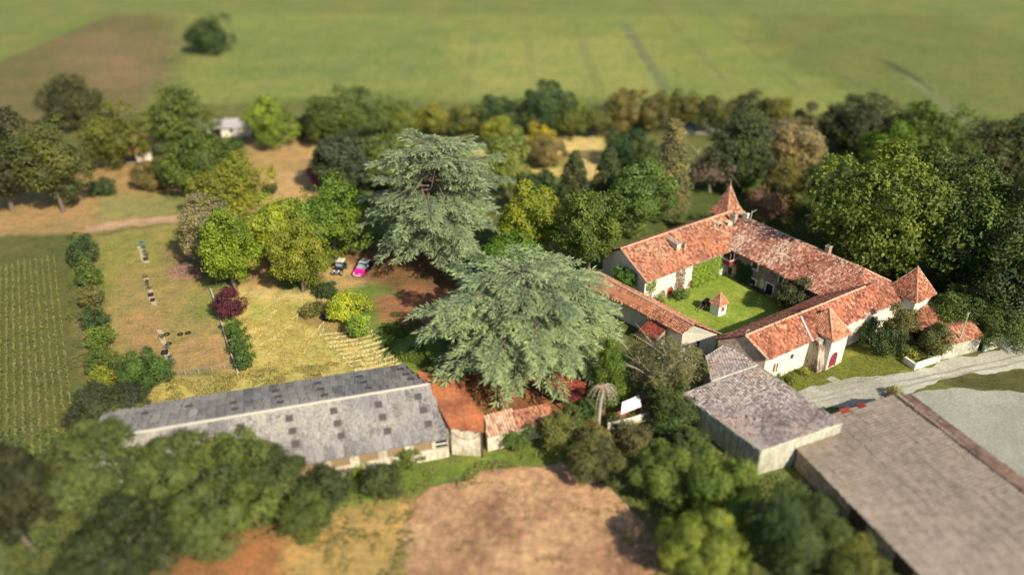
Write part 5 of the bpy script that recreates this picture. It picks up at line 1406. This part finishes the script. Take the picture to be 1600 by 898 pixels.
# dead white tree behind
db = g(1082, 296); DT = thing('dead_tree', db, 'bare white dead tree beside the pale drooping conifer', 'tree'); mb = MB()
mb.tube([db, db + Vector((.3, 0, 4)), db + Vector((.1, 0, 8)), db + Vector((.6, 0, 11))], [.3, .22, .15, .04], 6)
for k in range(9):
    z = 3.5 + k * .8; a = k * 2.2; mb.tube([db + Vector((.2, 0, z)), db + Vector((math.cos(a) * 1.0, math.sin(a) * 1.0, z + 1.2)), db + Vector((math.cos(a) * 1.9, math.sin(a) * 1.9, z + 1.6))], [.1, .06, .02], 4)
mb.build('trunk', M['palebark'], DT)

# ---- vineyard rows at the left
vd = Vector((math.cos(math.radians(119.7)), math.sin(math.radians(119.7)), 0)); vs = Vector((vd.y, -vd.x, 0))
v0 = g(108, 600)
ORD = ['first', 'second', 'third', 'fourth', 'fifth', 'sixth', 'seventh', 'eighth', 'ninth', 'tenth', 'eleventh', 'twelfth', 'thirteenth', 'fourteenth', 'fifteenth']
for k in range(15):
    a = v0 - vs * (k * .98); st = a - vd * 16; L = 62; r = np.random.default_rng(900 + k)
    n = int(L * 34); s = r.uniform(0, L, n); keep = (np.sin(s * 2.1 + k) + r.normal(0, .5, n)) > -1.2; s = s[keep]; n = len(s)
    lat = r.normal(0, .09, n); z = .2 + np.abs(r.normal(.55, .3, n)).clip(0, 1.2)
    pos = np.array(st)[None] + np.array(vd)[None] * s[:, None] + np.array(vs)[None] * lat[:, None]; pos[:, 2] = z
    T = thing('vine_row', st, ORD[k] + ' vine row counted from the orchard side of the vineyard', 'vine row', 'vine rows running away at the left edge')
    V, R = leaf_quads(r, pos, np.broadcast_to(np.array([0, 0, 1.]), pos.shape), .24, .18, np.full(n, .5)); o = quads_object('leaves', V, R, M['foliage'], T); o.color = (.23, .26, .075, 1)
    mb = MB()
    for q in np.arange(0, L, 6.0): p = st + vd * float(q); mb.box((p.x, p.y, .7), (.08, .08, 1.4), 0)
    mb.build('stakes', M['wood'], T, kind='stuff')

# ---- fences round the orchard parcel
def fence(pts, label, n, h=1.1, mat='palebark'):
    T = thing('wire_fence', pts[0], label, 'fence'); P = []
    me = None
    tot = sum((b - a).length for a, b in zip(pts[:-1], pts[1:])); step = tot / n; 
    for a, b in zip(pts[:-1], pts[1:]):
        m = max(1, round((b - a).length / step))
        for k in range(m): P.append(a.lerp(b, k / m))
    P.append(pts[-1])
    mb = MB(); mb.tube([(0, 0, 0), (0, 0, h)], [.05, .045], 5)
    first = mb.build('post', M[mat], None); first.parent = T; first.location = P[0] - pts[0]
    for p in P[1:]:
        o = first.copy(); C.objects.link(o); o.parent = T; o.location = p - pts[0]
    for z in (.35, .7, 1.02):
        w = MB()
        for a, b in zip(P[:-1], P[1:]): w.tube([a + Vector((0, 0, z)), b + Vector((0, 0, z))], .018, 3, cap=False)
        w.build('wire', M['steel'], T)
fence([g(138, 366), g(150, 450), g(163, 520), g(184, 594)], 'thin post and wire fence along the left side of the orchard parcel', 16)
fence([g(184, 594), g(270, 590), g(372, 575)], 'thin wire fence along the bottom of the orchard parcel', 10)
fence([g(140, 364), g(215, 352), g(284, 345)], 'thin wire fence between the dirt path and the orchard parcel', 8)

# ---- things lying on the parcel
def tyre(px, py, lab, rot=0., grp='old tyres lying on the parcel'):
    p = g(px, py); T = MB(); ring = [Vector((p.x + .36 * math.cos(t), p.y + .36 * math.sin(t), .15)) for t in [i * math.tau / 16 for i in range(17)]]
    T.tube(ring, .13, 7, cap=False); return tag(T.build('tyre', M['tyre'], None, origin=(p.x, p.y, 0)), lab, 'tyre', grp)
tyre(282, 523, 'black tyre lying on dry grass, left one of the close pair'); tyre(294, 521, 'black tyre lying on dry grass, right one of the close pair')
tyre(261, 523, 'dark tyre lying close to the pale soil strip'); tyre(264, 538, 'tyre lying beside the pale soil strip above the crates')
def crate(px, py, lab, rot, mat, s=.7, nm_='crate', grp='crates and tubs in the vegetable strip'):
    p = g(px, py); T = thing(nm_, p, lab, 'crate', grp); mb = MB(); c, sn = math.cos(rot), math.sin(rot)
    for dx, dy, w, l in ((s / 2, 0, .05, s), (-s / 2, 0, .05, s), (0, s / 2, s, .05), (0, -s / 2, s, .05)): mb.box((p.x + dx * c - dy * sn, p.y + dx * sn + dy * c, .25), (w, l, .35), rot)
    mb.box((p.x, p.y, .12), (s, s, .05), rot); mb.build('sides', mat, T)
    mb = MB()
    for k in range(9): mb.box((p.x + random.uniform(-.2, .2), p.y + random.uniform(-.2, .2), .42), (.14, .14, .14), random.random())
    mb.build('contents', M['darkwood'], T)
crate(222, 381, 'topmost blue-green crate at the head of the planted strip', .3, M['greenmetal'], 1.1); crate(226, 395, 'grey-green crate just below the topmost one', .1, M['greenmetal'], .8); crate(228, 406, 'dark tub below the grey-green crate', .5, M['dark'], .8)
crate(230, 441, 'dark small crate in the middle of the planted strip', .2, M['dark'], .6); crate(236, 462, 'black crate in the lower middle of the planted strip', .4, M['dark'], .8); crate(239, 470, 'black crate directly below the other black one', .1, M['dark'], .6)
crate(258, 552, 'black crate on the lower pale soil strip', .2, M['dark'], .9); crate(266, 560, 'grey crate right of the black one on the lower strip', .6, M['steel'], .7); crate(262, 574, 'lowest dark crate of the strip, nearest the fence', .3, M['dark'], .8)
for i, (a, b) in enumerate((((218, 385), (232, 412)), ((226, 430), (242, 478)), ((250, 515), (268, 580)))):
    sheet('planting_strip', [(a[0] - 3, a[1]), (a[0] + 5, a[1]), (b[0] + 4, b[1]), (b[0] - 5, b[1])], simple('pale_soil', (0.46, 0.36, 0.24), .95), .19, .12, seed=60 + i, step=.4)
def plant(px, py, col, lab, rr_=.45, n=90, grp='small plants in the vegetable strip'):
    p = g(px, py); r = np.random.default_rng(px * 31 + py); T = thing('vegetable_plant', p, lab, 'plant', grp)
    pos = np.array(p)[None] + r.normal(0, rr_ * .5, (n, 3)) + [0, 0, .4]; pos[:, 2] = np.abs(pos[:, 2]).clip(.1)
    V, R = leaf_quads(r, pos, r.normal(0, 1, (n, 3)), .26, .16, np.full(n, .5)); o = quads_object('leaves', V, R, M['foliage'], T); o.color = (*col, 1)
    mb = MB(); mb.tube([p, p + Vector((0, 0, .5))], .03, 4); mb.build('stem', M['bark'], T)
for px, py, lb_ in ((224, 388, 'small plant between the two topmost crates'), (229, 400, 'small plant just above the dark tub of the upper strip'), (228, 434, 'small plant at the head of the middle strip'), (231, 446, 'small plant just below the small dark crate of the middle strip'), (234, 452, 'small plant above the black crates of the middle strip'), (254, 528, 'small plant at the pale head of the lower strip'), (262, 545, 'small plant between tyre and black crate of the lower strip'), (268, 566, 'small plant between the grey crate and the lowest crate')): plant(px, py, (.12, .15, .06), lb_)
# brushwood heap
hb = g(292, 426); r = np.random.default_rng(5); mb = MB()
for k in range(420):
    a = r.uniform(0, 6.28); rad_ = 3.4 * math.sqrt(r.uniform()); p = Vector((hb.x + rad_ * math.cos(a), hb.y + rad_ * math.sin(a) * .8, max(.1, (1.0 - rad_ / 3.8) * r.uniform(.2, 1.1)))); d = Vector(r.normal(0, 1, 3)); d.z *= .35; d.normalize(); L = r.uniform(.5, 1.5)
    mb.tube([p - d * L / 2, p + d * L / 2], .035, 3, cap=False)
tag(mb.build('brushwood_heap', simple('pinkish_twigs', (0.36, 0.21, 0.16), .95), None, origin=hb), 'heap of pinkish cut brushwood at the edge of the left tree group', 'brushwood')
def tub(px, py, lab, rad_=.55, h=.7, mat='dark'):
    p = g(px, py); T = thing('tub', p, lab, 'tub'); mb = MB(); mb.lathe(p, [(rad_ * .8, 0), (rad_, h), (rad_ * 1.08, h), (rad_ * 1.08, h + .06), (rad_ * .9, h + .06), (rad_ * .75, .1)], 14); mb.build('body', M[mat], T)
    mb = MB(); mb.lathe((p.x, p.y, h * .8), [(0, .0), (rad_ * .9, 0)], 14); mb.build('contents', M['pane'], T)
tub(486, 491, 'small black tub left of the lime green bush', .45, .6); tub(507, 499, 'larger black tub at the left foot of the lime green bush', .55, .6); tub(513, 500, 'blue-black tub touching the lime green bush', .6, .5)

# ---- vehicles
def wheel(parent, c, ax, rad_=.32, w=.2):
    c = Vector(c); ax = Vector(ax).normalized(); mb = MB(); mb.tube([c - ax * w / 2, c - ax * w * .45, c + ax * w * .45, c + ax * w / 2], [rad_ * .9, rad_, rad_, rad_ * .9], 16); o = mb.build('wheel', M['tyre'], parent)
    mb = MB(); mb.tube([c - ax * (w / 2 + .01), c + ax * (w / 2 + .01)], rad_ * .6, 12); mb.build('rim', M['steel'], o)
def loft(mb, secs, f, r=.5):
    """body from cross-sections: list of (x along, [(y, z) ...])"""
    n = len(secs[0][1]); rings = [[f(x, y, z) for y, z in pr] for x, pr in secs]
    for a, b in zip(rings[:-1], rings[1:]):
        for i in range(n - 1): mb.poly([a[i], b[i], b[i + 1], a[i + 1]], r)
    mb.poly(rings[0][::-1], r); mb.poly(rings[-1], r)
cp = g(568, 425); hd = math.radians(248)       # the bonnet points towards the camera and slightly left
CF = lambda x, y, z: Vector((cp.x + x * math.cos(hd) - y * math.sin(hd), cp.y + x * math.sin(hd) + y * math.cos(hd), z))
CR_ = thing('small_car', cp, 'small magenta-fronted car with black rear body and roof rack, parked under the cedar edge', 'car')
def sec(w, zb_, zt, k=.9): return [(-w, zb_), (-w, zt * .75), (-w * k, zt), (w * k, zt), (w, zt * .75), (w, zb_)]
mb = MB(); loft(mb, [(1.95, sec(.55, .35, .62)), (1.8, sec(.74, .25, .78)), (1.3, sec(.82, .25, .9)), (.75, sec(.84, .25, 1.0))], CF); mb.build('bonnet', M['magenta'], CR_, 'bright magenta bonnet', smooth=False)
mb = MB(); loft(mb, [(.75, sec(.84, .25, 1.0)), (0, sec(.85, .25, 1.02)), (-1.0, sec(.85, .25, 1.02)), (-1.75, sec(.8, .25, 1.0)), (-1.95, sec(.7, .4, .9))], CF); mb.build('body', M['carblack'], CR_)
def cab(w0, w1, z0, z1): return [(-w0, z0), (-w1, z1), (w1, z1), (w0, z0)]
mb = MB(); loft(mb, [(.22, cab(.76, .62, 1.0, 1.5)), (-.3, cab(.78, .64, 1.0, 1.56)), (-1.1, cab(.78, .64, 1.0, 1.54)), (-1.6, cab(.74, .55, 1.0, 1.3))], CF); mb.build('cabin', M['carblack'], CR_)
mb = MB(); q_ = [CF(.80, -.72, 1.02), CF(.80, .72, 1.02), CF(.24, .6, 1.5), CF(.24, -.6, 1.5)]; mb.poly(q_); mb.poly([CF(.80, -.72, 1.02), CF(.24, -.6, 1.5), CF(.22, -.76, 1.0)]); mb.poly([CF(.8, .72, 1.02), CF(.22, .76, 1.0), CF(.24, .6, 1.5)]); mb.build('windscreen', M['glass'], CR_)
for sx in (-1, 1):
    mb = MB(); mb.poly([CF(.1, sx * .785, 1.04), CF(-.4, sx * .795, 1.04), CF(-.4, sx * .69, 1.44), CF(.1, sx * .69, 1.42)]); mb.build('side_window', M['glass'], CR_)
    mb = MB(); mb.box(CF(1.86, sx * .52, .66), (.14, .26, .16), hd); mb.build('headlight', M['whitepaint'], CR_)
    mb = MB(); mb.box(CF(.5, sx * .95, 1.02), (.14, .16, .12), hd); mb.build('mirror', M['magenta'], CR_)
    for x in (1.25, -1.25): wheel(CR_, CF(x, sx * .76, .32), CF(0, 1, 0) - CF(0, 0, 0))
    mb = MB(); mb.tube([CF(.1, sx * .6, 1.66), CF(-1.4, sx * .6, 1.66)], .04, 5); mb.tube([CF(.1, sx * .6, 1.5), CF(.1, sx * .6, 1.66)], .03, 4); mb.tube([CF(-1.3, sx * .6, 1.5), CF(-1.3, sx * .6, 1.66)], .03, 4); mb.build('roof_rail', M['whitepaint'], CR_)
mb = MB(); pts = [CF(1.98, -.6, .5), CF(2.08, -.35, .45), CF(2.12, 0, .43), CF(2.08, .35, .45), CF(1.98, .6, .5)]; mb.tube(pts, .07, 6); mb.build('bumper', M['whitepaint'], CR_)
mb = MB()
for x in (-.1, -.6, -1.1): mb.box(CF(x, 0, 1.68), (.12, 1.3, .05), hd)
mb.build('roof_rack_bar', M['whitepaint'], CR_)
mb = MB(); mb.box(CF(-.25, 0, 1.6), (.5, .9, .03), hd); mb.build('sunroof', M['glass'], CR_)
vp = g(532, 424); h2 = math.radians(262); CR_.scale = (1.2, 1.2, 1.2)
VF_ = lambda x, y, z: Vector((vp.x + x * math.cos(h2) - y * math.sin(h2), vp.y + x * math.sin(h2) + y * math.cos(h2), z))
VC = thing('vintage_car', vp, 'dark vintage car with pale hood and grey mudguards, parked under the trees', 'car')
mb = MB()
def s3(w, a, b): return [(-w, a), (-w, b * .8), (-w * .7, b), (w * .7, b), (w, b * .8), (w, a)]
loft(mb, [(1.7, s3(.3, .5, 1.0)), (1.6, s3(.38, .45, 1.1)), (.6, s3(.45, .45, 1.15)), (.5, s3(.62, .4, 1.15)), (-.6, s3(.68, .4, 1.15)), (-1.5, s3(.66, .4, 1.1))], VF_); mb.build('body', M['carblack'], VC)
mb = MB(); loft(mb, [(.1, [(-.68, 1.8), (-.5, 1.92), (.5, 1.92), (.68, 1.8)]), (-.6, [(-.7, 1.84), (-.5, 1.98), (.5, 1.98), (.7, 1.84)]), (-1.35, [(-.66, 1.75), (-.48, 1.9), (.48, 1.9), (.66, 1.75)])], VF_); mb.build('hood', simple('pale_canvas', (.55, .56, .44), .9), VC)
for x, y in ((.1, .62), (.1, -.62), (-1.3, .6), (-1.3, -.6)):
    mb = MB(); mb.tube([VF_(x, y, 1.1), VF_(x, y, 1.84)], .03, 4); mb.build('hood_post', M['steel'], VC)
for sx in (-1, 1):
    for x in (1.35, -1.2): wheel(VC, VF_(x, sx * .72, .38), VF_(0, 1, 0) - VF_(0, 0, 0), .38, .14)
    mb = MB(); K_ = [(.95, .45), (1.1, .72), (1.35, .84), (1.62, .74), (1.8, .5)]
    for (xa, za), (xb, zb2) in zip(K_[:-1], K_[1:]): mb.poly([VF_(xa, sx * .6, za), VF_(xb, sx * .6, zb2), VF_(xb, sx * .88, zb2), VF_(xa, sx * .88, za)])
    mb.build('mudguard', M['steel'], VC)
    mb = MB(); mb.lathe(VF_(1.72, sx * .38, .9), [(0, 0), (.13, .02), (.15, .12), (.1, .22), (0, .24)], 10); mb.build('headlight', M['whitepaint'], VC)
mb = MB(); mb.box(VF_(.35, 0, 1.4), (.04, 1.1, .5), h2); mb.build('windscreen', M['glass'], VC)
mb = MB(); mb.box(VF_(1.72, 0, .78), (.06, .5, .6), h2); mb.build('radiator', M['steel'], VC)

VC.scale = (1.12, 1.12, 1.12)
# ---- grass and hay as loose blades (nobody could count them)
def in_px(poly, X, Y): return in_poly(X, Y, [g(a, b) for a, b in poly])
def blades(name, polys, n, h, w, mat, col, seed, lean=.3, streak=None):
    r = np.random.default_rng(seed); out = []
    for poly in polys:
        P = [g(a, b) for a, b in poly]; xs = [p.x for p in P]; ys = [p.y for p in P]
        A = (max(xs) - min(xs)) * (max(ys) - min(ys)); k = int(n)
        X = r.uniform(min(xs), max(xs), k); Y = r.uniform(min(ys), max(ys), k); ok = in_poly(X + smooth_noise(X + 400, Y + 100, 2.2, seed) * .8, Y + smooth_noise(X + 400, Y + 100, 2.2, seed + 3) * .8, P); out.append(np.stack([X[ok], Y[ok]], 1))
    xy = np.concatenate(out)
    if streak: xy = xy[smooth_noise(xy[:, 0] + 400, xy[:, 1] + 100, streak, seed) > -.1]
    k = len(xy); z = r.uniform(.4, 1.1, k) * h; a = r.uniform(0, 6.28, k); dx, dy = np.cos(a) * w, np.sin(a) * w; lx, ly = r.normal(0, lean, k) * z, r.normal(0, lean, k) * z
    b = np.zeros(k) + .02
    V = np.stack([np.stack([xy[:, 0] - dx, xy[:, 1] - dy, b], 1), np.stack([xy[:, 0] + dx, xy[:, 1] + dy, b], 1), np.stack([xy[:, 0] + lx, xy[:, 1] + ly, z], 1)], 1)
    o = quads_object(name, V, np.clip(r.normal(.5, .25, k), 0, 1), mat, None, 3, origin=(xy[:, 0].mean(), xy[:, 1].mean(), 0)); o.color = (*col, 1); tag(o, kind='stuff'); return o
tag(blades('long_grass', [[(230, 598), (470, 572), (620, 560), (634, 568), (420, 604), (240, 634), (215, 630)]], 15000, .6, .06, M['foliage'], (.36, .31, .12), 1, streak=1.8), 'tall dry yellow grass growing behind the long shed', 'grass')
tag(blades('verge_grass', [[(430, 742), (700, 722), (860, 700), (905, 718), (740, 736), (560, 790), (440, 812)], [(900, 650), (1060, 640), (1080, 690), (900, 712)], [(1215, 588), (1317, 551), (1345, 543), (1418, 545), (1436, 577), (1332, 600), (1236, 620)]], 30000, .16, .05, M['foliage'], (.25, .28, .07), 2), 'green rough grass on the verges and banks', 'grass')
tag(blades('meadow_tufts', [[(375, 450), (520, 470), (600, 560), (400, 600), (350, 500)], [(145, 375), (285, 350), (330, 460), (370, 580), (185, 590)]], 42000, .22, .05, M['foliage'], (.40, .32, .11), 3, streak=1.4), 'short dry tufts scattered over the hay lawn and the orchard parcel', 'grass')
tag(blades('park_grass', [[(1040, 285), (1280, 285), (1330, 420), (1000, 370)], [(600, 480), (660, 500), (680, 590), (610, 560)]], 22000, .3, .06, M['foliage'], (.10, .15, .03), 4, streak=2.0), 'uneven green grass under the trees', 'grass')
def scrub(name, polys, dens_, hmax_, col, seed, lab, L=.34, cat='undergrowth', thr=-.3, scale=1.7):
    r = np.random.default_rng(seed); out = []
    for poly in polys:
        P = [g(a, b) for a, b in poly]; xs = [p.x for p in P]; ys = [p.y for p in P]; k = int((max(xs) - min(xs)) * (max(ys) - min(ys)) * dens_)
        X = r.uniform(min(xs), max(xs), k); Y = r.uniform(min(ys), max(ys), k); ok = in_poly(X + smooth_noise(X + 400, Y + 100, 2.2, seed) * 1.2, Y + smooth_noise(X + 400, Y + 100, 2.2, seed + 3) * 1.2, P); out.append(np.stack([X[ok], Y[ok]], 1))
    xy = np.concatenate(out); hN = smooth_noise(xy[:, 0] + 400, xy[:, 1] + 100, scale, seed + 1) + .5 * smooth_noise(xy[:, 0] + 400, xy[:, 1] + 100, scale / 3, seed + 2)
    ok = hN > thr; xy, hN = xy[ok], hN[ok]; top = np.clip((hN - thr) / 1.6, .08, 1) * hmax_
    z = top * (1 - np.abs(r.normal(0, .16, len(xy)))).clip(.1, 1)
    pos = np.concatenate([xy, z[:, None]], 1); tone = .45 + .22 * smooth_noise(xy[:, 0] + 400, xy[:, 1] + 100, 2.5, seed + 7)
    V, R = leaf_quads(r, pos, np.broadcast_to(np.array([0, 0, 1.]), pos.shape), L, L * .6, tone, .7)
    o = quads_object(name, V, R, M['foliage'], None, 4, origin=(xy[:, 0].mean(), xy[:, 1].mean(), 0)); o.color = (*col, 1); return tag(o, lab, cat, kind='stuff')
scrub('undergrowth', [[(-60, 690), (120, 660), (220, 700), (430, 745), (600, 760), (470, 830), (260, 850), (200, 980), (-60, 980)]], 22, 1.7, (.12, .16, .05), 41, 'rough green undergrowth between the trees at the lower left')
scrub('undergrowth', [[(850, 700), (960, 655), (1060, 650), (1185, 745), (1240, 745), (1300, 790), (1400, 900), (1400, 980), (1080, 980), (1035, 850), (960, 760), (915, 725)]], 24, 1.6, (.17, .21, .055), 42, 'rough green and straw-coloured scrub between the soil patch and the hangar')
scrub('undergrowth', [[(1270, 200), (1700, 190), (1700, 520), (1560, 520), (1440, 470), (1300, 420), (1180, 330)]], 6, 1.8, (.08, .11, .035), 43, 'dark undergrowth on the woodland floor at the right', .42)
scrub('undergrowth', [[(700, 205), (1060, 190), (1280, 200), (1280, 225), (1060, 215), (980, 212), (730, 222)]], 8, 2.2, (.11, .13, .045), 44, 'hedge-bottom growth under the trees of the far row', .45)
scrub('undergrowth', [[(560, 790), (640, 762), (760, 722), (880, 712), (900, 722), (740, 744), (650, 775), (590, 815), (540, 900), (500, 900)]], 26, .7, (.24, .22, .08), 45, 'straw and green weeds along the upper edge of the soil patch', .28)
scrub('undergrowth', [[(905, 715), (940, 735), (1000, 800), (1060, 880), (1080, 960), (1010, 960), (990, 850), (930, 760)], [(610, 800), (650, 810), (650, 960), (590, 960)]], 24, .9, (.19, .21, .07), 50, 'ragged green weeds at the sides of the soil patch', .28, thr=-.1)
scrub('undergrowth', [[(600, 790), (740, 745), (900, 735), (960, 770), (1060, 860), (1060, 960), (560, 960)]], 14, .5, (.27, .23, .10), 48, 'thin dry weeds scattered over the soil patch', .26, thr=.85, scale=1.2)
scrub('undergrowth', [[(430, 810), (620, 790), (600, 960), (300, 960)]], 16, .7, (.25, .22, .08), 49, 'dry straw-coloured weeds at the left of the soil patch', .28, thr=.1)
scrub('undergrowth', [[(240, 600), (470, 575), (600, 560), (600, 568), (420, 602), (240, 634)]], 16, .9, (.17, .19, .05), 46, 'green weeds in the dry grass strip behind the long shed', .26, thr=.3)
scrub('undergrowth', [[(105, 365), (140, 365), (150, 450), (165, 520), (186, 600), (200, 640), (122, 650), (112, 500)]], 14, .8, (.13, .16, .045), 47, 'rough growth between the vineyard and the orchard parcel fence', .28)
# windrows of cut hay
mb = MB(); r = np.random.default_rng(77)
for k in range(11):
    a, b = g(505 + k * 9, 560 + k * 0 - 2 + (10 - k) * -3.5), g(590 + k * 3, 510 + k * 7.2)
    a = g(500 + k * 6, 523 + k * 6.2); b = g(575 + k * 5, 512 + k * 5.6); m = g(545 + k * 5, 522 + k * 5.9)
    for t in np.arange(0, 1, .012):
        p = a * (1 - t) ** 2 + m * 2 * t * (1 - t) + b * t * t; p = p + Vector((r.normal(0, .12), r.normal(0, .12), .06 + abs(r.normal(0, .06)))); d = (b - a).normalized() + Vector(r.normal(0, .5, 3)); L = r.uniform(.2, .5)
        w = Vector((-d.y, d.x, 0)).normalized() * .07; mb.poly([p - d * L / 2 - w, p + d * L / 2 - w, p + d * L / 2 + w + Vector((0, 0, .07)), p - d * L / 2 + w + Vector((0, 0, .05))])
for k in range(16):
    a = g(385 + r.uniform(0, 150), 470 + r.uniform(0, 90)); d0 = Vector((r.normal(.15, .35), 1, 0)).normalized(); cv = r.normal(0, .05); L0 = r.uniform(2.5, 6)
    for t in np.arange(0, L0, .16):
        p = a + d0 * float(t) + Vector((cv * t * t, 0, 0)) + Vector((r.normal(0, .06), 0, .05)); d = d0 + Vector(r.normal(0, .5, 3)); L = r.uniform(.2, .4); w = Vector((-d.y, d.x, 0)).normalized() * .05
        mb.poly([p - d * L / 2 - w, p + d * L / 2 - w, p + d * L / 2 + w + Vector((0, 0, .05)), p - d * L / 2 + w])
tag(mb.build('cut_hay', M['straw'], None, kind='stuff', origin=g(540, 540)), 'thin curved lines of cut hay on the lawn beside the shed', 'hay')
print('leaves', NLEAF[0], 'objects', len(bpy.data.objects))
